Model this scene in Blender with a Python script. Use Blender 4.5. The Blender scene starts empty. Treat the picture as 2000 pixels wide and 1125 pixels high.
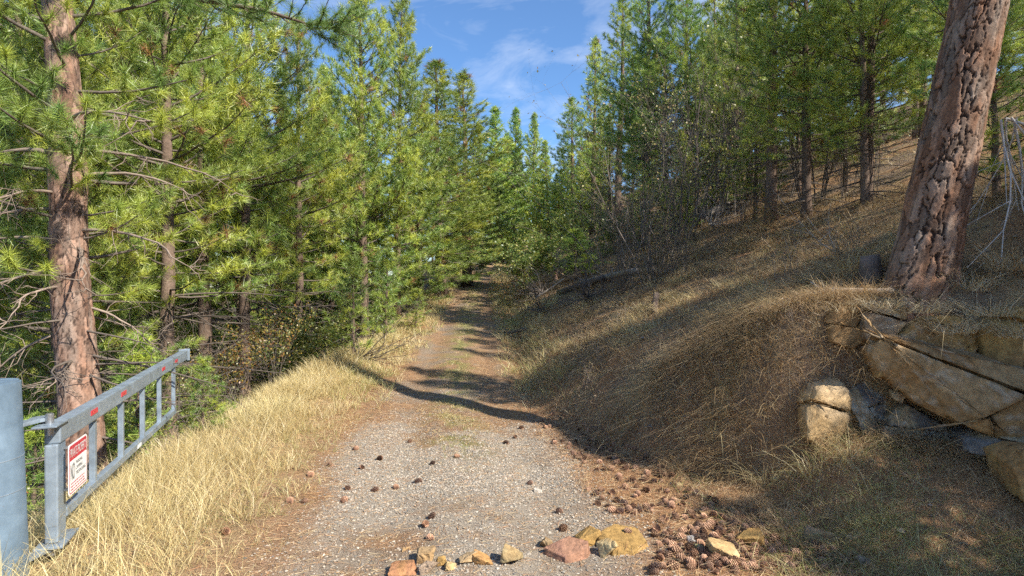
import bpy, bmesh, math, random
import numpy as np
from mathutils import Vector, Matrix

# ------------------------------------------------------------------ camera, sky, sun, exposure
scene = bpy.context.scene
COL = scene.collection
FPX, CX, HV, CAMZ = 1100.0, 1000.0, 555.0, 2.3     # focal length and horizon of the photo (2000 px wide)

cam_d = bpy.data.cameras.new('camera'); cam = bpy.data.objects.new('camera', cam_d); COL.objects.link(cam)
cam_d.sensor_width = 36.0; cam_d.lens = 36.0 * FPX / 2000.0
cam_d.clip_start = 0.05; cam_d.clip_end = 3000.0
cam.location = (0, 0, CAMZ); cam.rotation_euler = (math.radians(90 - 0.39), 0, 0)
scene.camera = cam

SUN_EL = math.radians(40.0)
SUN_AZ = math.radians(-34.0)          # measured from +X towards +Y (negative: a little behind the camera)
sun_dir = Vector((math.cos(SUN_EL) * math.cos(SUN_AZ), math.cos(SUN_EL) * math.sin(SUN_AZ), math.sin(SUN_EL)))
world = bpy.data.worlds.new('World'); scene.world = world; world.use_nodes = True
wn = world.node_tree.nodes; wl = world.node_tree.links; wn.clear()
wout = wn.new('ShaderNodeOutputWorld'); wbg = wn.new('ShaderNodeBackground')
sky = wn.new('ShaderNodeTexSky'); sky.sky_type = 'NISHITA'; sky.sun_disc = False
sky.sun_elevation = SUN_EL; sky.sun_rotation = math.atan2(sun_dir.x, sun_dir.y)
sky.altitude = 700; sky.air_density = 1.0; sky.dust_density = 0.25; sky.ozone_density = 5.0
tc = wn.new('ShaderNodeTexCoord'); mp = wn.new('ShaderNodeMapping')
mp.inputs['Rotation'].default_value = (0.0, math.radians(14), math.radians(20)); mp.inputs['Scale'].default_value = (2.6, 2.6, 8.0); mp.inputs['Location'].default_value = (3.1, 0.4, 1.7)
cn = wn.new('ShaderNodeTexNoise'); cn.inputs['Scale'].default_value = 1.7; cn.inputs['Detail'].default_value = 9
cn.inputs['Roughness'].default_value = 0.62; cn.inputs['Distortion'].default_value = 0.6
cr = wn.new('ShaderNodeValToRGB'); cr.color_ramp.elements[0].position = 0.46; cr.color_ramp.elements[1].position = 0.92
cr.color_ramp.elements[0].color = (0.03, 0.03, 0.03, 1); cr.color_ramp.elements[1].color = (0.62, 0.62, 0.62, 1)
cm = wn.new('ShaderNodeMixRGB'); cm.inputs['Color2'].default_value = (8.2, 8.6, 9.4, 1)
wl.new(tc.outputs['Generated'], mp.inputs['Vector']); wl.new(mp.outputs['Vector'], cn.inputs['Vector'])
wl.new(cn.outputs['Fac'], cr.inputs['Fac']); wl.new(cr.outputs['Color'], cm.inputs['Fac'])
hsv = wn.new('ShaderNodeHueSaturation'); hsv.inputs['Saturation'].default_value = 1.12; hsv.inputs['Value'].default_value = 1.55
wl.new(sky.outputs['Color'], hsv.inputs['Color']); wl.new(hsv.outputs['Color'], cm.inputs['Color1']); wl.new(cm.outputs['Color'], wbg.inputs['Color'])
wbg.inputs['Strength'].default_value = 0.08
wl.new(wbg.outputs['Background'], wout.inputs['Surface'])

sun_d = bpy.data.lights.new('sun', 'SUN'); sun = bpy.data.objects.new('sun', sun_d); COL.objects.link(sun)
sun_d.energy = 5.0; sun_d.angle = math.radians(0.53); sun_d.color = (1.0, 0.94, 0.84)
sun.rotation_euler = sun_dir.to_track_quat('Z', 'Y').to_euler(); sun.location = (30, -10, 30)

vs = scene.view_settings
vs.view_transform = 'Standard'; vs.look = 'None'; vs.gamma = 1.0; vs.use_curve_mapping = False; vs.exposure = 0.86
scene.render.engine = 'CYCLES'
scene.cycles.max_bounces = 3; scene.cycles.diffuse_bounces = 2; scene.cycles.transmission_bounces = 3
scene.cycles.use_denoising = False
scene.cycles.use_adaptive_sampling = True; scene.cycles.adaptive_threshold = 0.03

# ------------------------------------------------------------------ small helpers
rng = np.random.default_rng(7)
def lerp(a, b, t): return a + (b - a) * t
def sstep(x, a, b):
    t = np.clip((x - a) / (b - a), 0, 1); return t * t * (3 - 2 * t)
_perm = np.random.default_rng(99).random((256, 256))
def vnoise(x, y):
    """smooth value noise, 0..1"""
    x = np.asarray(x, float); y = np.asarray(y, float)
    xi = np.floor(x).astype(int); yi = np.floor(y).astype(int); fx = x - xi; fy = y - yi
    fx = fx * fx * (3 - 2 * fx); fy = fy * fy * (3 - 2 * fy)
    a = _perm[xi & 255, yi & 255]; b = _perm[(xi + 1) & 255, yi & 255]
    c = _perm[xi & 255, (yi + 1) & 255]; d = _perm[(xi + 1) & 255, (yi + 1) & 255]
    return (a * (1 - fx) + b * fx) * (1 - fy) + (c * (1 - fx) + d * fx) * fy
def fbm(x, y, o=4, g=0.5):
    s = 0; a = 1; n = 0
    for k in range(o):
        s = s + a * vnoise(x * 2 ** k + 17.3 * k, y * 2 ** k - 9.1 * k); n += a; a *= g
    return s / n
def noise3(P, sc):
    P = np.asarray(P) * sc
    return (vnoise(P[:, 0] + 0.7 * P[:, 2], P[:, 1] - 0.6 * P[:, 2] + 31) + vnoise(P[:, 1] + 5 + 0.3 * P[:, 0], P[:, 2] + 11 - 0.4 * P[:, 0]) + vnoise(P[:, 2] - 7 + 0.4 * P[:, 1], P[:, 0] + 3)) / 3

def build(name, V, F, mat, parent=None, col=None, smooth=False):
    V = np.asarray(V, np.float32); F = np.asarray(F, np.int32); k = F.shape[1]
    me = bpy.data.meshes.new(name)
    me.vertices.add(len(V)); me.vertices.foreach_set('co', V.ravel())
    me.loops.add(F.size); me.loops.foreach_set('vertex_index', F.ravel())
    me.polygons.add(len(F)); me.polygons.foreach_set('loop_start', np.arange(len(F), dtype=np.int32) * k)
    if smooth: me.polygons.foreach_set('use_smooth', np.ones(len(F), bool))
    me.update(calc_edges=True)
    if col is not None:
        ca = me.color_attributes.new('Col', 'FLOAT_COLOR', 'POINT')
        c4 = np.ones((len(V), 4), np.float32); c4[:, :3] = col
        ca.data.foreach_set('color', c4.ravel())
    me.materials.append(mat)
    o = bpy.data.objects.new(name, me); COL.objects.link(o)
    if parent is not None: o.parent = parent
    return o
def tag(o, label=None, cat=None, group=None, kind=None):
    if label: o['label'] = label
    if cat: o['category'] = cat
    if group: o['group'] = group
    if kind: o['kind'] = kind
    return o
def empty(name, loc=(0, 0, 0), rz=0.0):
    o = bpy.data.objects.new(name, None); COL.objects.link(o); o.location = loc; o.rotation_euler = (0, 0, rz)
    o.empty_display_size = 0.2
    return o
def copy_tree(o, parent=None):
    c = o.copy(); COL.objects.link(c); c.parent = parent
    for ch in list(o.children): copy_tree(ch, c)
    return c

class Geo:
    """collects triangles with a colour per vertex"""
    def __init__(s): s.V = []; s.F = []; s.C = []; s.n = 0
    def add(s, V, F, C):
        V = np.asarray(V, float); s.V.append(V); s.F.append(np.asarray(F, int) + s.n)
        s.C.append(np.broadcast_to(np.asarray(C, float), V.shape)); s.n += len(V)
    def build(s, name, mat, parent=None, smooth=False):
        return build(name, np.concatenate(s.V), np.concatenate(s.F), mat, parent, np.concatenate(s.C), smooth)

def unit(a): return a / np.maximum(np.linalg.norm(a, axis=-1, keepdims=True), 1e-9)
def frames(d):
    d = unit(d); ref = np.where(np.abs(d[:, 2:3]) < 0.9, np.array([[0, 0, 1.0]]), np.array([[1.0, 0, 0]]))
    u = unit(np.cross(d, ref)); return u, np.cross(d, u)
def tube(pts, rad, n=8):
    """tapered tube along a polyline, triangles"""
    pts = np.asarray(pts, float); rad = np.asarray(rad, float); m = len(pts)
    d = np.gradient(pts, axis=0); u, v = frames(d)
    for i in range(1, m):
        if np.dot(u[i], u[i - 1]) < 0: u[i] *= -1; v[i] *= -1
    a = np.arange(n) * 2 * math.pi / n
    V = (pts[:, None] + rad[:, None, None] * (np.cos(a)[None, :, None] * u[:, None] + np.sin(a)[None, :, None] * v[:, None])).reshape(-1, 3)
    i = np.arange(m - 1)[:, None] * n; j = np.arange(n)[None]; j2 = (j + 1) % n
    q = np.stack([i + j, i + j2, i + n + j2, i + n + j], -1).reshape(-1, 4)
    F = np.concatenate([q[:, [0, 1, 2]], q[:, [0, 2, 3]]])
    V = np.concatenate([V, pts[[0, -1]]]); b = m * n
    cap = [[b, (k + 1) % n, k] for k in range(n)] + [[b + 1, (m - 1) * n + k, (m - 1) * n + (k + 1) % n] for k in range(n)]
    return V, np.concatenate([F, cap])
def segs(P0, P1, r0, r1, n=3):
    """many thin frustums at once"""
    P0 = np.asarray(P0, float); P1 = np.asarray(P1, float); N = len(P0)
    u, v = frames(P1 - P0); a = np.arange(n) * 2 * math.pi / n
    ring = np.cos(a)[None, :, None] * u[:, None] + np.sin(a)[None, :, None] * v[:, None]
    V = np.concatenate([P0[:, None] + ring * np.asarray(r0)[:, None, None], P1[:, None] + ring * np.asarray(r1)[:, None, None]], 1)
    base = np.arange(N)[:, None, None] * 2 * n
    j = np.arange(n); j2 = (j + 1) % n
    f = np.concatenate([np.stack([j, j2, n + j2], -1), np.stack([j, n + j2, n + j], -1)])[None]
    return V.reshape(-1, 3), (base + f).reshape(-1, 3)

# ------------------------------------------------------------------ materials
def mat_new(name):
    m = bpy.data.materials.new(name); m.use_nodes = True; nt = m.node_tree; nt.nodes.clear()
    return m, nt.nodes, nt.links
def mat_vcol(name, rough=0.85, bump=0.3, bscale=40.0, var=0.35, vscale=25.0, spec=0.25, bdist=0.02, objvar=0.0):
    """vertex colour x fine noise, with bump"""
    m, n, l = mat_new(name)
    out = n.new('ShaderNodeOutputMaterial'); p = n.new('ShaderNodeBsdfPrincipled')
    at = n.new('ShaderNodeAttribute'); at.attribute_name = 'Col'
    tcd = n.new('ShaderNodeTexCoord')
    nz = n.new('ShaderNodeTexNoise'); nz.inputs['Scale'].default_value = vscale; nz.inputs['Detail'].default_value = 6; nz.inputs['Roughness'].default_value = 0.65
    l.new(tcd.outputs['Object'], nz.inputs['Vector'])
    mr = n.new('ShaderNodeMapRange'); mr.inputs['From Min'].default_value = 0.3; mr.inputs['From Max'].default_value = 0.7
    mr.inputs['To Min'].default_value = 1 - var; mr.inputs['To Max'].default_value = 1 + var
    l.new(nz.outputs['Fac'], mr.inputs['Value'])
    mx = n.new('ShaderNodeVectorMath'); mx.operation = 'SCALE'
    l.new(at.outputs['Color'], mx.inputs[0]); l.new(mr.outputs['Result'], mx.inputs['Scale'])
    src = mx.outputs['Vector']
    if objvar:
        oi = n.new('ShaderNodeObjectInfo'); hs = n.new('ShaderNodeHueSaturation')
        m1 = n.new('ShaderNodeMapRange'); m1.inputs['To Min'].default_value = 1 - objvar; m1.inputs['To Max'].default_value = 1 + objvar
        l.new(oi.outputs['Random'], m1.inputs['Value']); l.new(m1.outputs['Result'], hs.inputs['Value'])
        l.new(src, hs.inputs['Color']); src = hs.outputs['Color']
    l.new(src, p.inputs['Base Color'])
    p.inputs['Roughness'].default_value = rough; p.inputs['Specular IOR Level'].default_value = spec
    if bump:
        nb = n.new('ShaderNodeTexNoise'); nb.inputs['Scale'].default_value = bscale; nb.inputs['Detail'].default_value = 8; nb.inputs['Roughness'].default_value = 0.7
        l.new(tcd.outputs['Object'], nb.inputs['Vector'])
        b = n.new('ShaderNodeBump'); b.inputs['Strength'].default_value = bump; b.inputs['Distance'].default_value = bdist
        l.new(nb.outputs['Fac'], b.inputs['Height']); l.new(b.outputs['Normal'], p.inputs['Normal'])
    l.new(p.outputs['BSDF'], out.inputs['Surface'])
    return m
def mat_leaf(name, trans=0.35, objvar=0.15, huevar=0.02, gloss=0.06):
    m, n, l = mat_new(name)
    out = n.new('ShaderNodeOutputMaterial')
    at = n.new('ShaderNodeAttribute'); at.attribute_name = 'Col'
    oi = n.new('ShaderNodeObjectInfo'); hs = n.new('ShaderNodeHueSaturation')
    m1 = n.new('ShaderNodeMapRange'); m1.inputs['To Min'].default_value = 1 - objvar; m1.inputs['To Max'].default_value = 1 + objvar
    m2 = n.new('ShaderNodeMapRange'); m2.inputs['To Min'].default_value = 0.5 - huevar; m2.inputs['To Max'].default_value = 0.5 + huevar
    wv = n.new('ShaderNodeMath'); wv.operation = 'FRACT'; w2 = n.new('ShaderNodeMath'); w2.operation = 'MULTIPLY'; w2.inputs[1].default_value = 7.31
    l.new(oi.outputs['Random'], m1.inputs['Value']); l.new(oi.outputs['Random'], w2.inputs[0]); l.new(w2.outputs[0], wv.inputs[0]); l.new(wv.outputs[0], m2.inputs['Value'])
    l.new(m1.outputs['Result'], hs.inputs['Value']); l.new(m2.outputs['Result'], hs.inputs['Hue']); l.new(at.outputs['Color'], hs.inputs['Color'])
    d = n.new('ShaderNodeBsdfDiffuse'); t = n.new('ShaderNodeBsdfTranslucent'); g = n.new('ShaderNodeBsdfGlossy'); g.inputs['Roughness'].default_value = 0.45
    l.new(hs.outputs['Color'], d.inputs['Color']); l.new(hs.outputs['Color'], t.inputs['Color'])
    s1 = n.new('ShaderNodeMixShader'); s1.inputs['Fac'].default_value = trans
    s2 = n.new('ShaderNodeMixShader'); s2.inputs['Fac'].default_value = gloss
    l.new(d.outputs[0], s1.inputs[1]); l.new(t.outputs[0], s1.inputs[2]); l.new(s1.outputs[0], s2.inputs[1]); l.new(g.outputs[0], s2.inputs[2])
    l.new(s2.outputs[0], out.inputs['Surface'])
    return m
def mat_paint(name, col, rough=0.45, metal=0.0, wear=0.25, wscale=9.0, wcol=None, chips=False):
    m, n, l = mat_new(name)
    out = n.new('ShaderNodeOutputMaterial'); p = n.new('ShaderNodeBsdfPrincipled'); tcd = n.new('ShaderNodeTexCoord')
    nz = n.new('ShaderNodeTexNoise'); nz.inputs['Scale'].default_value = wscale; nz.inputs['Detail'].default_value = 8; nz.inputs['Roughness'].default_value = 0.65
    l.new(tcd.outputs['Object'], nz.inputs['Vector'])
    r = n.new('ShaderNodeValToRGB'); r.color_ramp.elements[0].position = 0.35; r.color_ramp.elements[1].position = 0.72
    c2 = wcol or tuple(min(1, c * (1 + wear) + 0.02) for c in col)
    r.color_ramp.elements[0].color = (*[c * (1 - wear) for c in col], 1); r.color_ramp.elements[1].color = (*c2, 1)
    l.new(nz.outputs['Fac'], r.inputs['Fac'])
    n2 = n.new('ShaderNodeTexNoise'); n2.inputs['Scale'].default_value = wscale * 3.2; n2.inputs['Detail'].default_value = 10; n2.inputs['Roughness'].default_value = 0.75
    l.new(tcd.outputs['Object'], n2.inputs['Vector'])
    r2 = n.new('ShaderNodeValToRGB'); r2.color_ramp.elements[0].position = 0.63; r2.color_ramp.elements[1].position = 0.67
    mxc = n.new('ShaderNodeMixRGB'); mxc.inputs['Color2'].default_value = (0.20, 0.125, 0.08, 1); l.new(n2.outputs['Fac'], r2.inputs['Fac']); l.new(r2.outputs['Color'], mxc.inputs['Fac'])
    l.new(r.outputs['Color'], mxc.inputs['Color1']); l.new((mxc if chips else r).outputs['Color'], p.inputs['Base Color'])
    mr = n.new('ShaderNodeMapRange'); mr.inputs['To Min'].default_value = rough - 0.12; mr.inputs['To Max'].default_value = rough + 0.2
    l.new(nz.outputs['Fac'], mr.inputs['Value']); l.new(mr.outputs['Result'], p.inputs['Roughness'])
    p.inputs['Metallic'].default_value = metal
    l.new(p.outputs['BSDF'], out.inputs['Surface'])
    return m

M_GROUND = mat_vcol('soil_and_gravel', 0.95, 0.9, 55, 0.38, 38, 0.1, 0.03)
M_GRAVEL = mat_vcol('gravel_stone', 0.85, 0.2, 120, 0.15, 60, 0.3, 0.004)
M_GRASS = mat_leaf('dry_grass', 0.3, 0.0, 0.0, 0.05)
M_LITTER = mat_leaf('needle_litter', 0.1, 0.0, 0.0, 0.06)
M_NEEDLE = mat_leaf('pine_needles', 0.30, 0.16, 0.012, 0.07)
M_LEAF = mat_leaf('shrub_leaves', 0.4, 0.12, 0.015, 0.05)
M_BARK = mat_vcol('bark', 0.9, 0.8, 30, 0.4, 14, 0.15, 0.03, 0.15)
M_TWIG = mat_vcol('dead_twigs', 0.85, 0.0, 30, 0.25, 20, 0.2, 0.01, 0.12)
M_BARKBIG = mat_vcol('plated_bark', 0.88, 0.7, 45, 0.3, 30, 0.2, 0.012)
M_ROCK = mat_vcol('rock', 0.85, 0.9, 38, 0.35, 16, 0.25, 0.015)
M_CONE = mat_vcol('pine_cone', 0.8, 0.15, 60, 0.25, 50, 0.25, 0.003, 0.35)
M_WOOD = mat_vcol('weathered_wood', 0.88, 0.6, 40, 0.35, 18, 0.2, 0.01)

# ------------------------------------------------------------------ terrain
def _it(Y, ys, vs_, w=1.2):
    return sum(np.interp(np.asarray(Y, float) + d * w, ys, vs_) for d in (-1, -0.5, 0, 0.5, 1)) / 5
def xc(Y): return _it(Y, [-30, 0, 5, 8, 12, 15, 20, 36, 60, 76, 110, 300], [0, -0.1, -0.28, -0.75, -1.28, -1.5, -1.65, -2.4, -3.0, -4.2, -12, -60])
def zr(Y): return _it(Y, [-30, 0, 5, 8, 12, 15, 20, 36, 60, 76, 110, 300], [0, 0, 0, -0.08, -0.1, 0.12, 0.6, 2.1, 4.3, 5.5, 6.5, 8])
def lip(Y): return _it(Y, [-10, 4, 8, 12, 15, 19, 24, 60], [4.2, 4.1, 3.85, 3.8, 3.5, 2.5, 2.2, 2.4])
def toe(Y): return _it(Y, [-10, 4, 5, 5.8, 6.6, 7.5, 11.5, 20, 30, 60], [7.5, 6.3, 5.6, 4.5, 3.1, 2.5, 1.9, 2.0, 2.2, 2.8], 0.5)
def bankA(Y): return _it(Y, [-10, 4, 6.5, 8.5, 12, 20, 40], [1.0, 1.4, 1.6, 1.2, 0.6, 0.3, 0.25])
def bankL(Y): return _it(Y, [-10, 4, 6.5, 9, 30], [0.6, 0.4, 0.4, 0.8, 0.8], 0.6)
def softp(x, k): return np.logaddexp(0, np.asarray(x) / k) * k
def terrain(X, Y):
    X = np.asarray(X, float); Y = np.asarray(Y, float)
    s = X - xc(Y); z = zr(Y)
    a = softp(-s - lip(Y), 0.25)
    z = z + 0.10 * sstep(-s, 1.4, 2.6) * (1 - sstep(-s, 3.0, 4.5))
    z = z - 0.60 * a + 0.42 * softp(a - 6, 1.0) + 0.12 * softp(a - 30, 3)
    b = softp(s - toe(Y), 0.15)
    z = z + 0.42 * b + bankA(Y) * (1 - np.exp(-b / bankL(Y))) - 0.14 * softp(b - 35, 5) - 0.2 * softp(b - 90, 8)
    z = z - 0.10 * np.exp(-((s - toe(Y) + 0.25) / 0.35) ** 2) * sstep(Y, 6.5, 8)       # ditch
    yf = 6.0 - 0.22 * (X - 4.0)                                            # rocky step under the big trunk, a ramp of grass below it
    zo = 0.62 * sstep(Y, 4.1, 5.9) * sstep(X, 2.2, 3.6) + (1.45 + 0.25 * softp(X - 4.4, 0.3)) * sstep(Y, yf - 0.05, yf + 0.5)
    w = sstep(X, 2.5, 3.3) * (1 - sstep(Y, 6.6, 7.6)) * (1 - sstep(X, 5.6, 7.6)) * sstep(Y, 2.0, 3.5)
    z = z + (zo - z) * w
    wheel = np.exp(-((np.abs(s) - 0.8) / 0.35) ** 2) * 0.05
    z = z - wheel
    rough = 0.02 + 0.10 * sstep(np.abs(s), 1.6, 3.0)
    z = z + rough * (fbm(X * 1.3, Y * 1.3, 4) - 0.5) * 1.6 + rough * 0.5 * (fbm(X * 6, Y * 6, 3) - 0.5)
    far = sstep(np.hypot(X, Y), 15, 60)
    z = z + far * 1.5 * (fbm(X * 0.08 + 3, Y * 0.08, 3) - 0.5) * sstep(np.abs(s), 3, 10)
    return z
def at(u, v, Y): return np.array([(u - CX) / FPX * Y, Y, CAMZ - (v - HV) / FPX * Y])
def on_ground(u, v, y0=3.2, y1=90):
    Y = np.concatenate([np.arange(y0, 20, 0.02), np.arange(20, y1, 0.1)])
    X = (u - CX) / FPX * Y; Z = CAMZ - (v - HV) / FPX * Y
    hit = terrain(X, Y) >= Z; k = np.argmax(hit)
    if not hit.any(): print('NO GROUND HIT', u, v)
    return np.array([X[k], Y[k], float(terrain(X[k], Y[k]))])

def axis_nu(parts):
    out = []
    for a, b, st in parts: out.append(np.arange(a, b, st))
    return np.concatenate(out)
gx = np.concatenate([-np.geomspace(9, 420, 40)[::-1], axis_nu([(-8.8, -5.5, 0.15), (-5.5, 6.5, 0.065), (6.5, 9.4, 0.13)]), np.geomspace(9.5, 420, 42)])
gy = np.concatenate([-np.geomspace(2, 120, 14)[::-1], axis_nu([(-1.5, 3.4, 0.4), (3.4, 13, 0.065), (13, 24, 0.13), (24, 45, 0.4)]), np.geomspace(45, 600, 45)])
GX, GY = np.meshgrid(gx, gy); GZ = terrain(GX, GY)
def zone_colour(X, Y):
    """what the ground is made of: gravel, needle litter, straw, forest humus"""
    s = X - xc(Y); sh = X.shape
    n1 = fbm(X * 0.9, Y * 0.9, 4); n2 = fbm(X * 3.1 + 40, Y * 3.1, 3)
    gravel = np.array([0.34, 0.285, 0.22]); dirt = np.array([0.25, 0.19, 0.135]); straw = np.array([0.40, 0.30, 0.15])
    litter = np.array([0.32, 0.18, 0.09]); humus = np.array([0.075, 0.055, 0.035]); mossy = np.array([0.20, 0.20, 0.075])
    C = np.broadcast_to(gravel, sh + (3,)).copy()
    def mix(c, f):
        nonlocal C
        C = C + (np.asarray(c) - C) * np.clip(f, 0, 1)[..., None]
    mix(dirt, sstep(n1 + 0.25 * sstep(Y, 7.5, 11) + 0.35 * sstep(Y, 10, 14), 0.55, 0.75))
    mix(litter, 0.7 * sstep(n2 * 0.6 + n1 * 0.5 + 0.25 * sstep(Y, 7, 10), 0.62, 0.85))
    mix(mossy, sstep(Y, 6.8, 8.5) * np.exp(-(s / 0.45) ** 2) * sstep(n2, 0.4, 0.6) * 0.8)
    mix(litter, sstep(s + 0.7 * (n1 - 0.5), 1.0, 1.7)); mix(litter * 0.9, sstep(-s + 0.7 * (n1 - 0.5), 1.25, 1.8) * 0.8)
    mix(straw, sstep(-s, 1.8, 2.7) * 0.85)
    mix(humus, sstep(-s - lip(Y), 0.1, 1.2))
    hill = sstep(s - toe(Y), -0.3, 0.4)
    mix(dirt * 0.75, hill * 0.85); mix(litter, hill * sstep(n1, 0.40, 0.56) * 0.9); mix(straw, hill * sstep(n2, 0.5, 0.7) * 0.6)
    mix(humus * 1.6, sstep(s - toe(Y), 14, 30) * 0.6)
    return C
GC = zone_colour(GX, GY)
ny, nx = GX.shape
idx = np.arange(nx * ny).reshape(ny, nx)
Q = np.stack([idx[:-1, :-1], idx[:-1, 1:], idx[1:, 1:], idx[1:, :-1]], -1).reshape(-1, 4)
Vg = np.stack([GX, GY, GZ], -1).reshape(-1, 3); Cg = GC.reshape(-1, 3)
cen = Vg[Q].mean(1); sg = cen[:, 0] - xc(cen[:, 1])
edge = 1.65 + 0.4 * (fbm(cen[:, 0] * 1.5, cen[:, 1] * 1.5, 3) - 0.5)
isroad = (np.abs(sg) < edge) & (cen[:, 1] < 110) & (cen[:, 1] > -30)
def sub(name, mask):
    q = Q[mask]; u, inv = np.unique(q, return_inverse=True)
    return build(name, Vg[u], inv.reshape(-1, 4), M_GROUND, None, Cg[u], True)
tag(sub('dirt_road', isroad), 'grey gravel and dirt track running up between the pines', 'road', kind='structure')
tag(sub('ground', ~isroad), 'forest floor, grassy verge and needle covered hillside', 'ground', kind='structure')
# ------------------------------------------------------------------ pine trees
YG = np.array([0.58, 0.62, 0.09]); GR = np.array([0.25, 0.37, 0.065]); BG = np.array([0.13, 0.22, 0.06]); DEADN = np.array([0.42, 0.22, 0.09])
def needles(P, D, C, nn, nl, nw, r, spread=0.75):
    """bursts of needles round the twig tips P pointing along D"""
    N = len(P)
    d = unit(D)[:, None] * 0.75 + r.normal(0, spread, (N, nn, 3)); d = unit(d)
    L = nl * r.uniform(0.65, 1.15, (N, nn, 1))
    o = P[:, None] - unit(D)[:, None] * (r.random((N, nn, 1)) * nl * 0.75)
    side = unit(np.cross(d, r.normal(0, 1, (N, nn, 3)))) * (nw / 2)
    tip = o + d * L; tip[..., 2] -= 0.12 * L[..., 0] * r.random((N, nn))
    V = np.stack([o - side, o + side, tip], 2).reshape(-1, 3)
    F = np.arange(len(V)).reshape(-1, 3)
    c = C[:, None] * r.uniform(0.8, 1.2, (N, nn, 1)); c = np.repeat(c.reshape(-1, 3), 3, 0)
    return V, F, c
def bark_col(r, n, base=(0.17, 0.12, 0.09)):
    return np.asarray(base) * r.uniform(0.85, 1.15, (n, 1))
def limb_path(p0, az, L, el, curve, r, n=6, wob=0.05):
    t = np.linspace(0, 1, n)[:, None]
    h = np.array([math.cos(az), math.sin(az), 0.0]); side = np.array([-h[1], h[0], 0])
    e = el + curve * t
    step = np.concatenate([np.zeros((1, 3)), (np.cos(e) * h + np.sin(e) * np.array([0, 0, 1.0]))[1:] * L / (n - 1)])
    w = np.cumsum(r.normal(0, wob, (n, 1)), 0) * t * L * 0.5
    return np.asarray(p0) + np.cumsum(step, 0) + side * w
def pine(name, r, H, cb, R, nb, nn, nl, nw, tone=0.5, dead_low=14, trunk_r=None, lean=0.0, barkc=(0.17, 0.12, 0.09), step=0.26, deadfrac=0.015, prof=0.8, twl=0.32, tsides=9, sf0=0.2):
    root = empty(name)
    trunk_r = trunk_r or H * 0.0125
    tz = np.linspace(0, 1, 14); wob = np.cumsum(r.normal(0, 0.012, (14, 2)), 0) * H * 0.12
    wob *= np.minimum(1, tz * 3)[:, None]
    tp = np.stack([wob[:, 0] + lean * tz * H, wob[:, 1], tz * H - 0.25], -1)
    def trunk_at(t): return np.array([np.interp(t, tz, tp[:, k]) for k in range(3)])
    V, F = tube(tp, trunk_r * (1 - tz) ** 0.85 + 0.012 + trunk_r * 0.35 * np.exp(-tz * 40), tsides)
    g = Geo(); g.add(V, F, bark_col(r, len(V), barkc)); g.build('trunk', M_BARK, root, True)
    P0 = []; P1 = []; R0 = []; R1 = []; TP = []; TD = []; RC = []
    def seg_path(pts, ra, rb):
        rr = np.linspace(ra, rb, len(pts))
        for k in range(len(pts) - 1): P0.append(pts[k]); P1.append(pts[k + 1]); R0.append(rr[k]); R1.append(rr[k + 1])
    for i in range(nb):
        tt = (i + r.random()) / nb; t = cb + (1 - cb) * tt ** 0.92
        L = R * ((1 - tt) ** prof * min(1, 0.5 + 2.2 * tt) + 0.05) * (r.uniform(0.72, 1.2) if r.random() > 0.3 else r.uniform(0.4, 0.75))
        az = i * 2.399 + r.normal(0, 0.35)
        el = lerp(-0.12, 0.85, tt) + r.normal(0, 0.12)
        pts = limb_path(trunk_at(t), az, L, el, 0.45 + 0.2 * r.random(), r)
        br = 0.006 + L * 0.010
        seg_path(pts, br, 0.004)
        ns = max(2, int(L * 0.75 / step)); seglen = np.linspace(0, 1, 6)
        for k in range(ns + 1):
            sF = lerp(sf0, 1.0, (k + 0.5 * r.random()) / (ns + 0.5)); sF = min(sF, 1)
            p = np.array([np.interp(sF, seglen, pts[:, c]) for c in range(3)])
            fw = unit(pts[-1] - pts[2])
            if k == ns: d = fw; l = 0.12
            else:
                sd = unit(np.cross(fw, [0, 0, 1.0])) * (1 if k % 2 else -1)
                d = unit(fw * 0.7 + sd * r.uniform(0.5, 1.1) + np.array([0, 0, r.uniform(-0.1, 0.5)])); l = (0.12 + twl * L * (1.15 - sF)) * r.uniform(0.6, 1.2)
            e = p + d * l
            P0.append(p); P1.append(e); R0.append(0.006); R1.append(0.003)
            m = max(1, int(round(l / 0.2)))
            for q in range(m):
                TP.append(lerp(p, e, 1 - q / m) + r.normal(0, 0.03, 3)); TD.append(unit(d + np.array([0, 0, 0.45]) + r.normal(0, 0.2, 3)))
    for k in range(4): TP.append(trunk_at(1.0) + np.array([0, 0, -0.12 * k])); TD.append(np.array([0, 0, 1.0]))
    for i in range(dead_low):
        t = cb * lerp(0.15, 1.1, r.random()); az = r.random() * 6.28; L = R * r.uniform(0.25, 0.75)
        pts = limb_path(trunk_at(t), az, L, r.uniform(-0.3, 0.15), -0.3 * r.random(), r, 6, 0.12)
        seg_path(pts, 0.012 + 0.006 * L, 0.004)
        for k in range(int(3 + L * 3)):
            p = lerp(pts[1], pts[-1], r.random()); e = p + unit(r.normal(0, 1, 3) + np.array([math.cos(az), math.sin(az), -0.6])) * r.uniform(0.15, 0.5)
            m_ = lerp(p, e, 0.5) + r.normal(0, 0.03, 3)
            P0 += [p, m_]; P1 += [m_, e]; R0 += [0.006, 0.004]; R1 += [0.004, 0.002]
    g = Geo(); V, F = segs(P0, P1, R0, R1, 4); g.add(V, F, bark_col(r, len(V), (0.13, 0.105, 0.085))); g.build('limbs', M_TWIG, root)
    TP = np.array(TP); TD = np.array(TD); N = len(TP)
    mixv = np.clip(tone + r.normal(0, 0.22, (N, 1)), 0, 1)
    clump = fbm(TP[:, 0] * 0.9 + TP[:, 2], TP[:, 1] * 0.9 - TP[:, 2] * 0.7, 2)[:, None]
    mixv = np.clip(mixv + (clump - 0.5) * 1.1, 0, 1)
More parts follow.
